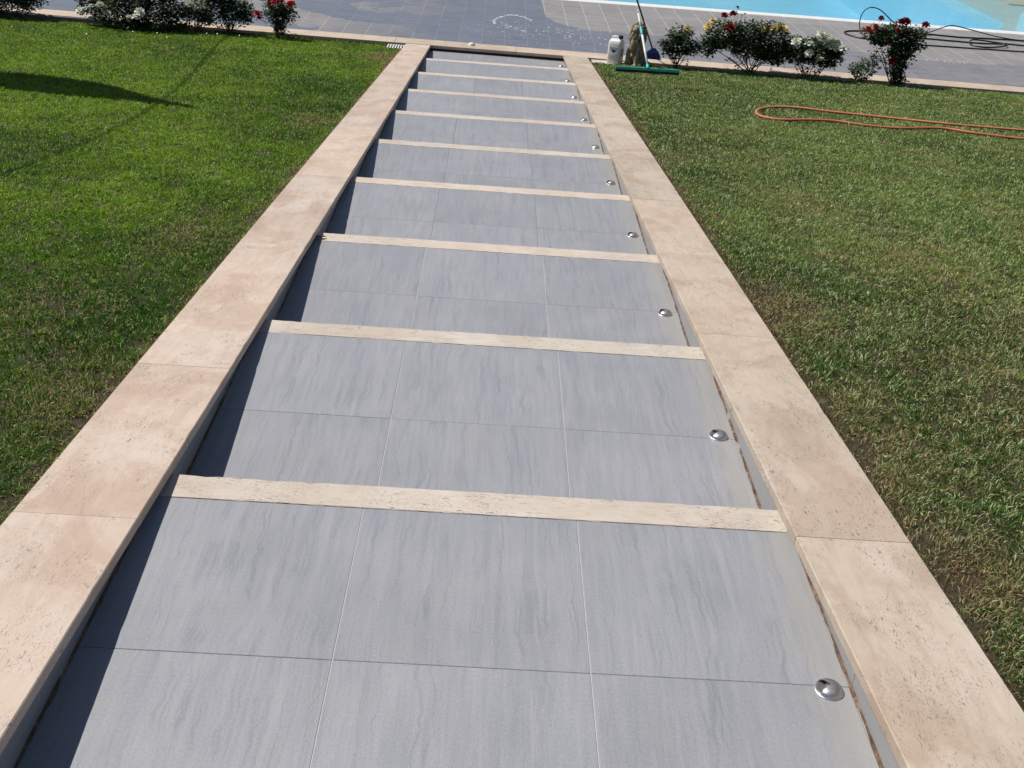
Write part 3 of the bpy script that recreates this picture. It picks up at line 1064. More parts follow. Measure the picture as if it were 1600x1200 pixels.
def bloom_mesh(name, mat, rnd):
    m = MB()
    for ring, (npet, tilt, ln, wd, r0_) in enumerate([(6, 1.25, .050, .046, .006), (6, .85, .046, .042, .006), (5, .5, .038, .034, .005), (4, .22, .030, .026, .003)]):
        for k in range(npet):
            a = 2*math.pi*(k+.5*ring)/npet+rnd.uniform(-.15, .15)
            tl = tilt+rnd.uniform(-.12, .12)
            vs = []
            for i in range(4):
                t = i/3
                s_ = t*ln
                curl = tl*(.55+.75*t)
                rr = r0_+math.sin(curl)*s_
                zz = .004*ring+math.cos(curl)*s_
                w_ = wd*math.sin(math.pi*(.16+.72*t))*.5
                for j in (-1, 0, 1):
                    off = j*w_
                    lift = .006*abs(j)*(1 if ring > 1 else -.3)
                    x = (rr-lift)*math.cos(a)-off*math.sin(a)
                    y = (rr-lift)*math.sin(a)+off*math.cos(a)
                    vs.append((x, y, zz+.004*abs(j)))
            fs = [(i*3+j, i*3+j+1, (i+1)*3+j+1, (i+1)*3+j) for i in range(3) for j in range(2)]
            m.add(vs, fs)
    me = m.mesh(name, True); me.materials.append(mat)
    return me
BL = {k_: [bloom_mesh('rose_bloom', M[k_], random.Random(s_)) for s_ in (1, 2)] for k_ in ('red', 'dred', 'yellow', 'whitep')}

def rose_bush(label, base, blobs, blooms, seed, nleaf=900, leafmat=None, stems=6, leaf=.040, lead=None):
    """blobs : (x, y, z, rx, ry, rz) crown volumes in world coordinates"""
    nleaf = int(nleaf*3.2)
    leaf = leaf*1.12
    rnd = random.Random(seed)
    bx, by, bz = base
    root = empty('rose_bush', base)
    tag(root, label, 'rose bush', 'rose bushes in the bed')
    B0 = Vector(base)
    st = MB(); lf = MB()
    twigs = []
    tot = sum(b_[3]*b_[5] for b_ in blobs)
    def leafq(p, nrm, d, s_):
        d = (d-nrm*d.dot(nrm)).normalized()
        sd_ = nrm.cross(d)
        a = p; b_ = p+d*s_*.5+sd_*s_*.32-nrm*s_*.06; c_ = p+d*s_-nrm*s_*.10; e = p+d*s_*.5-sd_*s_*.32-nrm*s_*.06
        mdl = p+d*s_*.5+nrm*s_*.05
        lf.add([a, b_, c_, e, mdl], [(0, 1, 4), (1, 2, 4), (2, 3, 4), (3, 0, 4)])
    for (x, y, z, rx, ry, rz) in blobs:
        k_ = max(2, int(round(stems*rx*rz/tot)))
        for s_ in range(k_):
            tgt = Vector((x+rnd.gauss(0, rx*.45), y+rnd.gauss(0, ry*.45), z+rnd.uniform(-.2, .6)*rz))-B0
            a0 = Vector((rnd.uniform(-.07, .07), rnd.uniform(-.03, .03), -.02))
            mid = a0.lerp(tgt, .5)+Vector((rnd.uniform(-.06, .06), rnd.uniform(-.04, .04), rnd.uniform(-.02, .06)))
            pts = spline([a0, mid, tgt], 5)
            st.tube(pts, [max(.0025, .0085*(1-i/len(pts))) for i in range(len(pts))], 5)
            for q in range(4):
                p = pts[rnd.randint(3, len(pts)-1)]
                e = p+Vector((rnd.gauss(0, rx*.45), rnd.gauss(0, ry*.45), rnd.uniform(-.1, .7)*rz))
                st.tube([p, p.lerp(e, .5)+Vector((0, 0, .012)), e], [.0035, .0026, .0016], 4)
                twigs += [p.lerp(e, t) for t in (.4, .6, .8, 1.0)]
        nl = int(nleaf*rx*rz/tot)
        ctr = Vector((x, y, z))-B0
        cl_ = []
        for q in range(max(6, nl//9)):
            while True:
                v = Vector((rnd.uniform(-1, 1), rnd.uniform(-1, 1), rnd.uniform(-1, 1)))
                if .25 < v.length < 1.0+rnd.uniform(0, .18): break
            cl_.append(ctr+Vector((v.x*rx, v.y*ry, v.z*rz)))
        for c0 in cl_:
            ax = Vector((rnd.gauss(0, 1), rnd.gauss(0, 1), rnd.gauss(0, .5))).normalized()
            for q in range(9):
                p = c0+ax*rnd.uniform(-.05, .05)+Vector((rnd.gauss(0, .018), rnd.gauss(0, .018), rnd.gauss(0, .018)))
                nrm = Vector((rnd.gauss(0, .55), rnd.gauss(0, .55), 1)).normalized()
                d_ = Vector((rnd.gauss(0, 1), rnd.gauss(0, 1), rnd.gauss(-.2, .4))).normalized()
                leafq(p, nrm, d_, leaf*rnd.uniform(.65, 1.2))
    for p in twigs:
        for q in range(2):
            nrm = Vector((rnd.gauss(0, .6), rnd.gauss(0, .6), 1)).normalized()
            leafq(p+Vector((rnd.gauss(0, .012), rnd.gauss(0, .012), rnd.gauss(0, .01))), nrm, Vector((rnd.gauss(0, 1), rnd.gauss(0, 1), rnd.gauss(-.1, .4))).normalized(), leaf*rnd.uniform(.65, 1.1))
    for (x, y, z, kind, s_) in blooms:
        p = Vector((x, y-.05, z))-B0
        src = min(twigs, key=lambda t_: (t_-p+Vector((0, 0, .10))).length)
        st.tube(spline([src, src.lerp(p, .6)+Vector((.005, 0, -.01)), p], 4), .0022, 5)
        o = link('rose_bloom', BL[kind][rnd.randint(0, 1)], None, root, p)
        s_ *= 1.25
        o.scale = (s_, s_, s_)
        o.rotation_euler = (rnd.uniform(-.1, .75), rnd.uniform(-.5, .5), rnd.uniform(0, 6))
    st.build('stems', M['stem'], root, smooth=True)
    tag(lf.build('foliage', leafmat or M['leaf'], root), kind='stuff')
    return root

Zb = -1.365
# right bed
rose_bush('small round dark rose bush with one yellow bloom behind the squeegee', (3.243, 13.12, Zb),
          [(3.22, 13.12, -.98, .17, .16, .17), (3.38, 13.12, -1.06, .13, .12, .08), (3.07, 13.12, -1.06, .11, .11, .08)],
          [(3.278, 13.1, -.83, 'yellow', .85)], 3, 620)
rose_bush('wide dark rose bush with a large red bloom between yellow blooms', (4.20, 13.10, Zb),
          [(3.78, 13.1, -.86, .26, .2, .16), (3.62, 13.1, -1.02, .14, .14, .11), (4.08, 13.1, -.90, .24, .2, .22), (4.36, 13.1, -.90, .24, .22, .24), (4.50, 13.12, -1.05, .16, .2, .14)],
          [(3.814, 13.05, -.763, 'red', 1.25), (3.785, 13.03, -.80, 'red', 1.0), (3.842, 13.1, -.60, 'dred', .85), (3.732, 13.1, -.625, 'dred', .75), (3.877, 13.1, -.515, 'dred', .45),
           (3.544, 13.08, -.782, 'yellow', .9), (3.597, 13.1, -.70, 'yellow', .75), (4.444, 13.08, -.718, 'yellow', 1.0), (4.374, 13.06, -.745, 'yellow', .9), (4.504, 13.08, -.73, 'yellow', .9), (4.29, 13.1, -.76, 'yellow', .7),
           (4.275, 13.1, -.665, 'whitep', .7), (3.743, 13.0, -.832, 'whitep', .6)], 5, 2300, stems=10)
rose_bush('low wide rose bush covered in white blooms in the right bed', (4.95, 13.08, Zb),
          [(4.78, 13.08, -.98, .22, .2, .16), (5.05, 13.08, -.98, .22, .2, .16), (5.20, 13.08, -1.02, .14, .16, .14)],
          [(x_, y_-.13, z_+.01, 'whitep', s_*1.1) for (x_, y_, z_), s_ in zip([(4.967, 13.1, -.76), (5.043, 13.1, -.803), (5.12, 13.05, -.893), (4.816, 13.0, -.875), (4.638, 13.0, -.864), (5.158, 13.1, -.85), (4.985, 12.98, -1.049), (4.828, 12.98, -.979), (4.676, 13.05, -.845), (5.236, 13.0, -.905), (5.08, 13.05, -.83), (5.20, 13.1, -.87)],
                                                      [.9, 1.1, 1.0, .9, .9, 1.1, .8, .85, .7, 1.0, 1.1, .9])], 8, 1500, stems=8)
rose_bush('thin young rose with pale leaves left of the tall red rose', (5.60, 13.02, Zb),
          [(5.52, 13.02, -1.16, .08, .08, .10), (5.66, 13.02, -1.12, .10, .08, .12), (5.76, 13.02, -1.02, .09, .08, .06)], [], 9, 130, M['leaf_l'], stems=6)
rose_bush('tall rose on a bare leg with a dark red crown in front of the hose', (6.12, 13.04, Zb),
          [(5.72, 13.05, -.72, .17, .15, .10), (5.95, 13.05, -.72, .20, .18, .15), (6.18, 13.05, -.74, .18, .16, .14), (6.08, 13.05, -.90, .15, .14, .11), (6.08, 13.05, -1.08, .10, .10, .12), (6.12, 13.05, -1.24, .07, .07, .07)],
          [(5.556, 13.02, -.669, 'red', 1.15), (5.643, 13.03, -.615, 'red', .9), (5.709, 13.05, -.508, 'dred', .6), (5.968, 13.03, -.553, 'dred', 1.2), (6.029, 13.05, -.533, 'dred', 1.1), (5.934, 13.0, -.64, 'red', .8), (6.291, 13.05, -.553, 'dred', .85), (6.049, 12.98, -.70, 'dred', .8), (5.953, 12.96, -1.002, 'red', .8), (5.84, 12.95, -.80, 'dred', .8)], 12, 1500, stems=9)
# left bed
rose_bush('dark leafy bush cut off by the top left corner of the photo', (-5.40, 13.32, -1.38),
          [(-5.50, 13.32, -1.02, .42, .25, .28), (-5.15, 13.3, -1.02, .22, .2, .2)], [(-5.55, 13.1, -1.12, 'whitep', .7), (-5.3, 13.1, -.95, 'whitep', .7)], 14, 1500)
rose_bush('big dark rose bush with scattered white blooms on the left, biggest bush', (-3.75, 13.22, -1.38),
          [(-4.26, 13.20, -1.00, .26, .24, .26), (-3.90, 13.10, -1.10, .30, .32, .27), (-3.50, 13.04, -1.12, .34, .34, .25), (-3.75, 13.20, -.78, .5, .3, .28), (-3.22, 13.12, -1.14, .18, .26, .19)],
          [(a_, b_-.20, c_, d_, e_) for a_, b_, c_, d_, e_ in [(-4.33, 13.05, -1.103, 'whitep', .8), (-4.023, 12.92, -1.0, 'whitep', .95), (-3.957, 12.93, -1.09, 'whitep', .8), (-3.563, 12.86, -1.09, 'whitep', 1.0), (-3.53, 12.87, -1.03, 'whitep', .95),
           (-4.183, 12.98, -1.17, 'whitep', .5), (-3.678, 12.9, -1.10, 'whitep', .5), (-4.151, 12.97, -1.02, 'whitep', .6), (-4.25, 13.0, -1.08, 'whitep', .9), (-4.0, 12.9, -.82, 'whitep', .9)]], 17, 3300, stems=12)
rose_bush('loose rose bush with white blooms and see through stems on the left', (-3.0, 13.28, -1.37),
          [(-3.02, 13.28, -1.06, .20, .15, .13), (-2.88, 13.28, -1.15, .10, .1, .08)],
          [(-3.016, 13.2, -1.04, 'whitep', 1.1), (-3.069, 13.2, -.985, 'whitep', 1.0), (-3.2, 13.2, -1.03, 'whitep', .7)], 21, 420, M['leaf_l'], stems=7)
rose_bush('upright dark rose bush without open blooms beside the red rose', (-2.60, 13.28, -1.37),
          [(-2.66, 13.28, -1.00, .18, .15, .16), (-2.42, 13.28, -1.05, .13, .12, .15), (-2.72, 13.28, -.84, .2, .15, .12)], [], 23, 900, stems=9)
rose_bush('small rose bush with bright red blooms at the end of the left bed', (-1.95, 13.26, -1.37),
          [(-1.99, 13.26, -1.00, .14, .13, .12), (-1.85, 13.26, -1.02, .10, .1, .10), (-1.95, 13.26, -1.16, .07, .07, .08)],
          [(-2.2, 13.18, -1.055, 'red', 1.05), (-2.17, 13.18, -1.10, 'red', .8), (-1.966, 13.2, -.887, 'red', .95), (-1.892, 13.2, -.874, 'red', .8), (-1.77, 13.2, -.905, 'red', 1.0), (-2.071, 13.25, -.885, 'red', .6)], 25, 460, stems=6)

# white stones in the bed
stm = plain('white_stone', (.62, .60, .56), .8, var=.15, scale=30, bump=.4)
def stone(x, y, z, s_, lab):
    me = bpy.data.meshes.new('white_stone'); bm = bmesh.new()
    bmesh.ops.create_icosphere(bm, subdivisions=2, radius=1)
    for v in bm.verts:
        v.co *= 1+.18*math.sin(v.co.x*5+s_*90)+.12*math.sin(v.co.y*7+x)
        v.co = Vector((v.co.x*s_, v.co.y*s_*.8, v.co.z*s_*.6))
    bm.to_mesh(me); bm.free()
    me.polygons.foreach_set('use_smooth', [True]*len(me.polygons))
    o = link('white_stone', me, stm, None, (x, y, z)); o.rotation_euler = (0, 0, x*7)
    tag(o, lab, 'stone', 'white stones in the right bed')
for i, (x, s_, lb) in enumerate([(5.42, .030, 'white stone under the white rose bush, leftmost of its row'), (5.50, .024, 'small white stone second in the row beside the white rose'), (5.57, .034, 'white stone left of the thin young rose'),
                                 (5.66, .030, 'white stone just right of the thin young rose'), (5.93, .022, 'smallest white stone between the young rose and the tall rose'), (6.0, .036, 'larger white stone left of the tall red rose'),
                                 (6.25, .034, 'grey white stone right of the tall red rose'), (6.42, .040, 'shaded flat stone in the bed right of the tall red rose'), (6.58, .03, 'pale stone rightmost in the bed')]):
    stone(x, kf(x)-.13, -1.325, s_, lb)

# ================================================================ OBJECTS
# white slab end beside the right wall
m = MB(); m.slab(-.26, .26, -.10, .10, lambda a, b_: 0, .05, .004)
o = m.build('stone_slab', M['nosing'], None, (2.375, 13.12, -1.318)); tag(o, 'pale stone slab under the white canister beside the right wall', 'slab')

# canister
hd = NT('white_hdpe'); cc = hd.coord(); nn = hd.noise(cc, 9, 4)
sepz = hd.n('ShaderNodeSeparateXYZ'); hd.l(cc, sepz.inputs[0])
pp = hd.pbsdf(hd.mix(nn, (.76, .76, .75), (.84, .84, .83)), .38, spec=.4)
pp.inputs['Subsurface Weight'].default_value = .25
pp.inputs['Subsurface Radius'].default_value = (.02, .02, .02)
root = empty('canister', (2.415, 13.12, -1.317), math.radians(-30))
tag(root, 'white plastic canister with black cap and dark triangle on its label', 'canister')
m = MB()
def rrect(wx, wy, r_, z, off=(0, 0)):
    out = []
    for cx, cy, a0 in ((wx/2-r_, wy/2-r_, 0), (-wx/2+r_, wy/2-r_, 90), (-wx/2+r_, -wy/2+r_, 180), (wx/2-r_, -wy/2+r_, 270)):
        for k_ in range(5):
            a = math.radians(a0+k_*22.5)
            out.append((cx+r_*math.cos(a)+off[0], cy+r_*math.sin(a)+off[1], z))
    return out
rings = [rrect(.165, .135, .025, 0), rrect(.178, .148, .028, .010), rrect(.180, .150, .028, .12), rrect(.178, .148, .028, .235), rrect(.172, .142, .028, .268), rrect(.150, .120, .026, .290), rrect(.118, .085, .022, .302), rrect(.07, .05, .015, .300)]
vs = [p for r_ in rings for p in r_]; fs = []
for i in range(len(rings)-1):
    for k_ in range(20):
        fs.append((i*20+k_, i*20+(k_+1) % 20, (i+1)*20+(k_+1) % 20, (i+1)*20+k_))
fs.append(tuple(reversed(range(20)))); fs.append(tuple(range(7*20, 8*20)))
m.add(vs, fs)
bd = m.build('body', hd.m, root, smooth=True)
m = MB(); m.tube(spline([(-.062, 0, .285), (-.055, 0, .322), (-.01, 0, .330), (.022, 0, .318), (.026, 0, .290)], 6), .011, 10)
m.build('handle', hd.m, root, smooth=True)
m = MB(); m.lathe([(.030, .295), (.028, .300), (.026, .318), (0, .318)], 20, (.050, 0, 0)); m.build('neck', hd.m, root, smooth=True)
m = MB(); m.lathe([(.029, .312), (.031, .316), (.031, .343), (.028, .348), (0, .348)], 20, (.050, 0, 0)); m.build('cap', M['rubber'], root)
m = MB()
def flat(mb, poly, y): mb.add([(a, y, b_) for a, b_ in poly], [tuple(range(len(poly)))])
lbm = plain('label_ink_dark', (.03, .025, .05), .5)
lb2 = plain('label_ink_grey', (.42, .42, .50), .5)
lab = MB(); flat(lab, [(-.045, .175), (.045, .175), (.002, .130)], -.0762)
lb_o = lab.build('hazard_mark', lbm, root)
lab = MB(); flat(lab, [(-.030, .135), (-.024, .135), (.002, .110), (.002, .100)], -.0762); flat(lab, [(.002, .100), (.002, .110), (.040, .145), (.046, .145)], -.0762)
lab.build('hazard_outline', plain('label_pale', (.80, .80, .82), .5), root)
lab = MB(); flat(lab, [(-.055, .180), (.060, .180), (.060, .205), (-.055, .205)], -.0761)
lab.build('label_strip', lb2, root)
# side print panel
lab = MB(); lab.add([(.0905, -.05, .09), (.0905, .045, .09), (.0905, .045, .19), (.0905, -.05, .19)], [(0, 1, 2, 3)])
lab.build('side_label', plain('label_side', (.30, .29, .33), .5, var=.4, scale=40), root)

# stone lion
lion = empty('stone_lion', (2.675, 13.10, -1.335), math.radians(-38))
tag(lion, 'sitting stone lion with carved mane behind the leaning squeegee', 'statue')
sm = NT('carved_stone'); c0 = sm.coord()
n1 = sm.noise(c0, 14, 5, .6); n2 = sm.noise(c0, 60, 4, .6)
cst = sm.ramp(n1, [(0.35, (.20, .15, .10)), (0.55, (.36, .29, .20)), (0.7, (.48, .38, .27))])
sm.pbsdf(cst, .85, 0, sm.bump(n2, .5, .004))
lm = MB()
lm.ell((0, .10, .10), (.105, .12, .105))
lm.ell((.075, .06, .085), (.045, .09, .08)); lm.ell((-.075, .06, .085), (.045, .09, .08))
lm.ell((0, .03, .24), (.085, .085, .17))
lm.ell((0, -.015, .40), (.07, .075, .09)); lm.ell((0, -.02, .465), (.060, .070, .065))
lm.ell((0, -.085, .455), (.034, .035, .028)); lm.ell((0, -.10, .470), (.016, .018, .012))
lm.ell((.05, -.01, .522), (.018, .012, .02)); lm.ell((-.05, -.01, .522), (.018, .012, .02))
for s_ in (-1, 1):
    lm.tube([(s_*.055, -.02, .30), (s_*.065, -.075, .16), (s_*.065, -.095, .03)], [.040, .031, .026], 12)
    lm.ell((s_*.068, -.120, .022), (.032, .045, .024))
    lm.ell((s_*.085, -.035, .022), (.03, .06, .022))
lm.tube(spline([(.03, .19, .04), (.13, .17, .03), (.16, .06, .025), (.15, -.02, .03)], 5), [.016]*15+[.024], 8)
lm.box((0, .02, -.006), (.27, .34, .024))
lb = lm.build('body', sm.m, lion)
md = lb.modifiers.new('remesh', 'REMESH'); md.mode = 'VOXEL'; md.voxel_size = .0075; md.use_smooth_shade = True
md2 = lb.modifiers.new('smooth', 'SMOOTH'); md2.iterations = 2
mn = MB()
for ring, (zz, rr, cnt, ln) in enumerate([(.52, .045, 7, .045), (.485, .075, 10, .05), (.44, .092, 11, .055), (.39, .100, 12, .06), (.34, .100, 12, .06), (.29, .088, 9, .055)]):
    for k_ in range(cnt):
        a = 2*math.pi*(k_+.5*(ring % 2))/cnt
        x_, y_ = rr*math.cos(a), rr*math.sin(a)*.95
        if y_ < -.035 and abs(x_) < .05 and .42 < zz < .51: continue
        p = Vector((x_, y_, zz))
        mn.ell(p, (.019, .019, ln*.72), Matrix.Rotation(.25*math.sin(k_*2.3), 3, 'X') @ Matrix.Rotation(.35*math.cos(a), 3, 'Y'), 8, 6)
mn.ell((0, -.095, .27), (.042, .028, .10), None, 10, 8)
mm = mn.build('mane', sm.m, lion, smooth=True)
for s_ in (-1, 1):
    e_ = MB(); e_.ell((s_*.025, -.077, .488), (.009, .006, .006), None, 8, 6); e_.build('eye', plain('lion_eye', (.10, .08, .06), .6), lion, smooth=True)

# squeegee
teal = plain('teal_plastic', (.05, .55, .48), .4, var=.15)
sq = empty('squeegee', (2.722, 12.20, -1.215))
tag(sq, 'long teal floor squeegee with white handle leaning on the stone lion', 'squeegee')
a1, b1 = Vector((2.335, 12.185, -1.190)), Vector((3.118, 12.215, -1.190))
O = Vector(sq.location)
dr = (b1-a1).normalized(); mt = Matrix.Rotation(math.atan2(dr.y, dr.x), 3, 'Z')
cen = (a1+b1)/2-O; L_ = (b1-a1).length
m = MB(); m.box(cen+Vector((0, 0, .008)), (L_, .030, .020), mt); m.box(cen+Vector((0, -.012, .020)), (L_-.002, .006, .016), mt); m.box(cen+Vector((0, .012, .020)), (L_-.002, .006, .012), mt)
m.build('head', teal, sq)
m = MB(); m.box(cen+Vector((0, -.004, -.017)), (L_+.006, .012, .032), mt); m.build('rubber_blade', M['rubber'], sq)
hb = Vector((2.727, 12.20, -1.155))-O; ht = Vector((2.622, 13.02, -.635))-O
m = MB(); m.tube([Vector((2.724, 12.2, -1.175))-O, hb, hb.lerp(ht, .05)], [.026, .019, .016], 12); m.build('socket', teal, sq, smooth=True)
wh = plain('white_tube', (.72, .74, .74), .35, var=.05)
m = MB(); m.tube([hb.lerp(ht, t_) for t_ in (.05, .3, .57)], .0135, 12); m.build('handle', wh, sq, smooth=True)
m = MB(); m.tube([hb.lerp(ht, t_) for t_ in (.565, .58, .69, .705)], [.016, .019, .019, .015], 12); m.build('grip', plain('aqua_grip', (.05, .42, .42), .45), sq, smooth=True)
m = MB(); m.tube([hb.lerp(ht, t_) for t_ in (.70, .95)], .0115, 12); m.build('upper_handle', wh, sq, smooth=True)
m = MB(); m.tube([hb.lerp(ht, t_) for t_ in (.95, 1.0)], .012, 12); m.build('end_cap', plain('grey_cap', (.35, .45, .45), .5), sq, smooth=True)

# broom with blue head
br = empty('broom', (2.95, 13.50, KT))
tag(br, 'broom with dark blue bristle head standing behind the lion', 'broom')
O = Vector(br.location)
blue = plain('blue_bristle', (.012, .03, .16), .7, var=.5, scale=90)
m = MB()
rb = random.Random(4)
for k_ in range(230):
    u_ = rb.uniform(-.12, .11); v_ = rb.uniform(-.03, .03)
    top = Vector((u_*.6, v_*.6, .09+rb.uniform(-.012, .012))); bot = Vector((u_, v_, .002))
    m.tube([bot, bot.lerp(top, .5)+Vector((rb.gauss(0, .004), rb.gauss(0, .004), 0)), top], [.006, .005, .003], 4)
m.build('bristles', blue, br)
m = MB()
m.add([(-.085, -.025, .075), (.075, -.025, .075), (.075, .025, .075), (-.085, .025, .075), (-.02, -.018, .135), (.035, -.018, .135), (.035, .018, .135), (-.02, .018, .135)],
      [(3, 2, 1, 0), (4, 5, 6, 7), (0, 1, 5, 4), (1, 2, 6, 5), (2, 3, 7, 6), (3, 0, 4, 7)])
m.build('block', plain('blue_block', (.012, .035, .20), .45), br)
m = MB(); p0 = Vector((0, 0, .10)); dv = Vector((-.335, -.10, .70)).normalized()
m.tube([p0, p0+dv*.6, p0+dv*1.30], .0115, 10); m.build('handle', plain('dark_handle', (.035, .05, .06), .4), br, smooth=True)

# drain grate
dg = empty('drain_grate', (-.435, 13.18, -1.332))
tag(dg, 'small white slatted drain grate between lawn and foot of the left wall', 'grate')
m = MB(); m.box((0, 0, 0), (.23, .010, .014)); m.build('rail', white, dg, (0, .11, 0)); link('rail', bpy.data.objects['rail'].data, None, dg, (0, -.11, 0))
for k_ in range(7):
    m = MB(); m.box((0, 0, 0), (.015, .21, .014)); m.build('slat', white, dg, (-.102+k_*.034, 0, 0))
m = MB(); m.box((0, 0, -.03), (.24, .23, .012)); m.build('channel', M['soil'], dg)

# orange hose on the lawn
hose_xy = [(8.6, 9.30), (7.4, 9.52), (6.8, 9.55), (6.234, 9.58), (5.572, 9.60), (4.978, 9.76), (4.355, 9.90), (4.05, 9.99), (3.847, 10.0), (3.66, 9.90), (3.52, 9.68), (3.46, 9.42), (3.50, 9.22), (3.66, 9.13), (3.91, 9.20), (4.173, 9.23), (4.45, 9.14), (4.765, 9.13), (5.02, 9.22), (5.271, 9.26), (5.514, 9.10), (5.976, 9.02), (6.5, 9.0), (7.5, 8.8), (8.8, 8.5)]
hp = [(x_, y_-.05, ground(y_-.05)+.023+.006*math.sin(x_*5)) for x_, y_ in hose_xy]
tt = NT('orange_hose'); cw = tt.coord(world=True)
nz = tt.noise(cw, 1.6, 3)
spx = tt.n('ShaderNodeSeparateXYZ'); tt.l(cw, spx.inputs[0])
lower = tt.ramp(tt.math('SUBTRACT', 9.62, spx.outputs[1]), [(0.05, 0.0), (0.25, 1.0)])
chp = tt.ramp(nz, [(0.42, (.66, .27, .13)), (0.58, (.62, .19, .10))])
tt.pbsdf(tt.mix(tt.math('MULTIPLY', lower, .7), chp, (.56, .12, .085)), .6)
m = MB(); m.tube(spline(hp, 8), .0125, 8)
tag(m.build('garden_hose', tt.m, smooth=True), 'orange red garden hose lying in a long loop on the right lawn', 'hose')

# black hose and thin cable on the deck
def on(x_, y_, r_): return (x_, y_, DZ+r_)
r1 = .0125
thick = [on(9.9, 17.0, r1), on(9.55, 17.05, r1), on(9.05, 17.03, r1), on(8.4, 16.93, r1), on(7.94, 17.0, r1), on(7.5, 17.02, r1), on(7.14, 16.93, r1), on(6.78, 16.84, r1), on(6.52, 16.74, r1), on(6.40, 16.58, r1), on(6.42, 16.35, r1), on(6.60, 16.15, r1), on(6.95, 16.18, r1), on(7.4, 16.45, r1+.02), on(7.75, 16.56, r1), on(8.2, 16.52, r1), on(8.55, 16.50, r1), on(8.9, 16.50, r1+.012), on(8.95, 16.36, r1+.022), on(8.75, 16.22, r1+.01), on(8.5, 16.18, r1), on(8.36, 16.30, r1), on(8.42, 16.52, r1+.03), on(8.62, 16.66, r1+.022), on(9.1, 16.62, r1), on(10.2, 16.5, r1)]
blk = plain('black_hose', (.015, .018, .02), .4, var=.2)
m = MB(); m.tube(spline(thick, 8), r1, 8)
tag(m.build('black_hose', blk, smooth=True), 'thick black hose looped on the deck by the pool edge', 'hose')
r2 = .010
lowc = [on(6.9, 16.0, r2), on(7.2, 15.92, r2), on(7.6, 15.98, r2), on(8.1, 16.0, r2), on(8.6, 16.02, r2), on(9.2, 16.05, r2), on(10.2, 16.1, r2)]
m = MB(); m.tube(spline(lowc, 6), .0115, 8)
tag(m.build('black_hose', blk, smooth=True), 'single black hose strand nearest the rose bed on the deck', 'hose')
c_pts = [(6.70, 16.4, DZ+r2), (6.63, 16.4, -1.27), (6.558, 16.4, -1.15), (6.552, 16.4, -1.004), (6.601, 16.4, -.905), (6.695, 16.4, -.865), (6.824, 16.4, -.892), (6.969, 16.4, -.984), (7.055, 16.42, -1.046), (7.3, 16.5, -1.17), (7.55, 16.6, -1.24), (7.75, 16.72, -1.285), (7.78, 16.85, -1.29), (7.72, 16.95, -1.285),
         (7.60, 16.75, -1.28), (7.75, 16.85, -1.27), (7.945, 17.0, -1.255), (8.085, 17.0, -1.19), (8.231, 17.0, -1.139), (8.392, 17.0, -1.148), (8.727, 17.0, -1.205), (9.085, 17.0, -1.262), (9.6, 17.0, -1.295), (10.4, 16.9, -1.30)]
m = MB(); m.tube(spline(c_pts, 7), .0085, 8)
tag(m.build('black_cable', blk, smooth=True), 'thin stiff black tube arching up in a loop above the hose', 'tube')

# foam suds left by washing the deck
fo = MB(); rf = random.Random(12)
def blob(x_, y_, s_, h_=.006):
    n_ = 7; vs = [(x_, y_, DZ+h_)]
    for k_ in range(n_):
        a = 2*math.pi*k_/n_
        q = s_*rf.uniform(.6, 1.2)
        vs.append((x_+q*math.cos(a), y_+q*math.sin(a)*1.4, DZ+.0012))
    fo.add(vs, [(0, 1+k_, 1+(k_+1) % n_) for k_ in range(n_)])
arc = spline([(.83, 15.15, 0), (.82, 15.45, 0), (.95, 15.85, 0), (1.12, 15.98, 0), (1.28, 15.85, 0), (1.38, 15.62, 0)], 16)
for p in arc:
    blob(p.x+rf.gauss(0, .010), p.y+rf.gauss(0, .03), rf.uniform(.007, .018))
arc = spline([(.95, 15.30, 0), (1.0, 15.1, 0), (1.06, 14.95, 0), (1.2, 14.85, 0), (1.27, 14.72, 0)], 8)
for p in arc:
    blob(p.x+rf.gauss(0, .02), p.y+rf.gauss(0, .05), rf.uniform(.006, .016))
for k_ in range(90): blob(rf.gauss(1.15, .35), rf.gauss(14.7, .45), rf.uniform(.003, .011))
for k_ in range(75): blob(rf.gauss(2.1, .35), min(15.2, rf.gauss(14.75, .35)), rf.uniform(.004, .016))
for k_ in range(16): blob(rf.uniform(-1.5, .9), rf.uniform(13.8, 15.5), rf.uniform(.003, .007))
for k_ in range(40):
    x_ = rf.gauss(7.35, .35); blob(x_, 14.85+rf.gauss(0, .08), rf.uniform(.004, .012))
tag(fo.build('foam', plain('soap_foam', (.62, .63, .66), .5)), kind='stuff')

# dry leaf lodged at the broken end of the third nosing
m = MB()
m.add([(0, 0, 0), (.022, .012, .012), (.05, .004, .004), (.025, -.014, .010), (-.02, .01, .012), (-.03, -.006, .003), (-.008, -.012, .008)],
      [(0, 1, 2), (0, 2, 3), (0, 4, 5), (0, 5, 6), (0, 3, 6)])
tag(m.build('dry_leaf', plain('dry_leaf', (.07, .045, .03), .8), None, (.006, 3.985, -3*RISE+.006)), 'dark dry leaf caught at the broken left end of the third nosing', 'leaf')

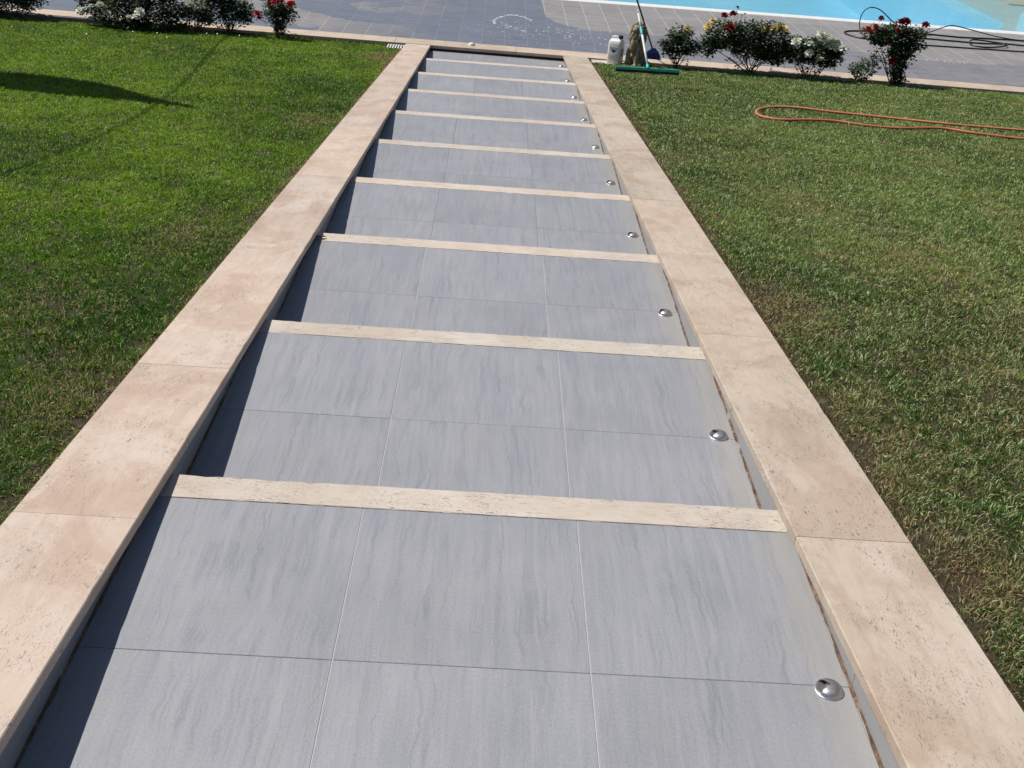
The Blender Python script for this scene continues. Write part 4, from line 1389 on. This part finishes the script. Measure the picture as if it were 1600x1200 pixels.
# fallen white petals
m = MB(); rp = random.Random(3)
for (x_, y_, z_) in [(-3.60, 12.5, 0), (-3.32, 12.55, 0), (-5.3, 13.1, 0), (-2.68, 12.95, 0), (-2.8, 12.9, 0), (-4.2, 12.7, 0), (-4.9, 12.1, 0), (-3.95, 11.9, 0), (-3.1, 12.2, 0), (-2.4, 12.95, 0)]:
    s_ = rp.uniform(.006, .010); z_ = ground(y_)+.026
    m.add([(x_-s_, y_-s_, z_), (x_+s_, y_-s_*.7, z_+.004), (x_+s_*.8, y_+s_, z_+.012), (x_-s_*.7, y_+s_, z_+.008)], [(0, 1, 2, 3)])
tag(m.build('fallen_petals', M['whitep']), kind='stuff')
m = MB(); m.add([(0, 0, 0), (.03, .01, .006), (.036, .035, .010), (.008, .036, .006), (-.012, .018, .009)], [(0, 1, 2, 3, 4)])
tag(m.build('petal', M['whitep'], None, (-.23, 12.03, ground(12.03, HC)+.002)), 'white petal lying on the left wall near the foot of the stair', 'petal')

# ---- unseen stand-ins added left of the frame to cast shadows on the lawn
para = empty('parasol_stand_in', (-4.16, 8.65, ground(8.65)))
tag(para, 'unseen stand-in shaped like a closed white umbrella, added to shade the left lawn', 'parasol_stand_in')
fab = plain('parasol_fabric', (.62, .60, .55), .8)
m = MB(); m.tube([(0, 0, 0), (0, 0, 4.45)], .028, 12); m.build('pole', M['steel_d'], para, smooth=True)
m = MB(); m.lathe([(0, .06), (.26, .06), (.27, .04), (.27, 0)], 24); m.build('base', M['grout_d'], para)
m = MB(); pr = []
n = 40; vs = []; fs = []
prof = [(4.50, .03), (4.1, .06), (3.55, .13), (2.9, .24), (2.4, .34), (1.8, .37), (1.3, .32), (1.0, .25)]
for z_, r_ in prof:
    for k_ in range(n):
        a = 2*math.pi*k_/n
        q = r_*(1+.22*math.sin(8*a)*(1 if z_ < 4.2 else 0))
        vs.append((q*math.cos(a), q*math.sin(a), z_))
for i in range(len(prof)-1):
    for k_ in range(n):
        fs.append((i*n+k_, i*n+(k_+1) % n, (i+1)*n+(k_+1) % n, (i+1)*n+k_))
m.add(vs, fs); m.build('canopy', fab, para, smooth=True)
# cable on two posts, added out of view for its thin shadow
cb = empty('cable_stand_in', (-7.5, 26, -1.31))
tag(cb, 'unseen thin cable on two posts, added to cast a line of shadow on the left lawn', 'cable')
O = Vector(cb.location); T_ = 2.4
sh = [(-2.54, 12.82, -1.30), (-2.02, 9.17, -.93), (-1.885, 8.04, -.817), (-1.81, 6.74, -.684), (-1.86, 5.5, -.56)]
pc = [Vector(s_)+Vector((-1, .43, 1.66))*T_ for s_ in sh]
path = [Vector((-7.5, 26, 4.6)), Vector((-6.0, 19, 3.2))]+pc+[Vector((-4.7, 4.2, 3.9)), Vector((-6.0, 1.5, 4.6))]
m = MB(); m.tube([p-O for p in spline(path, 6)], .014, 6); m.build('cable', M['rubber'], cb)
for px_, py_, gz in ((-7.5, 26, -1.31), (-6.0, 1.5, ground(1.5))):
    m = MB(); m.tube([Vector((px_, py_, gz))-O, Vector((px_, py_, 4.7))-O], .05, 12); m.build('post', M['steel_d'], cb, smooth=True)
print('objects', len(bpy.data.objects))
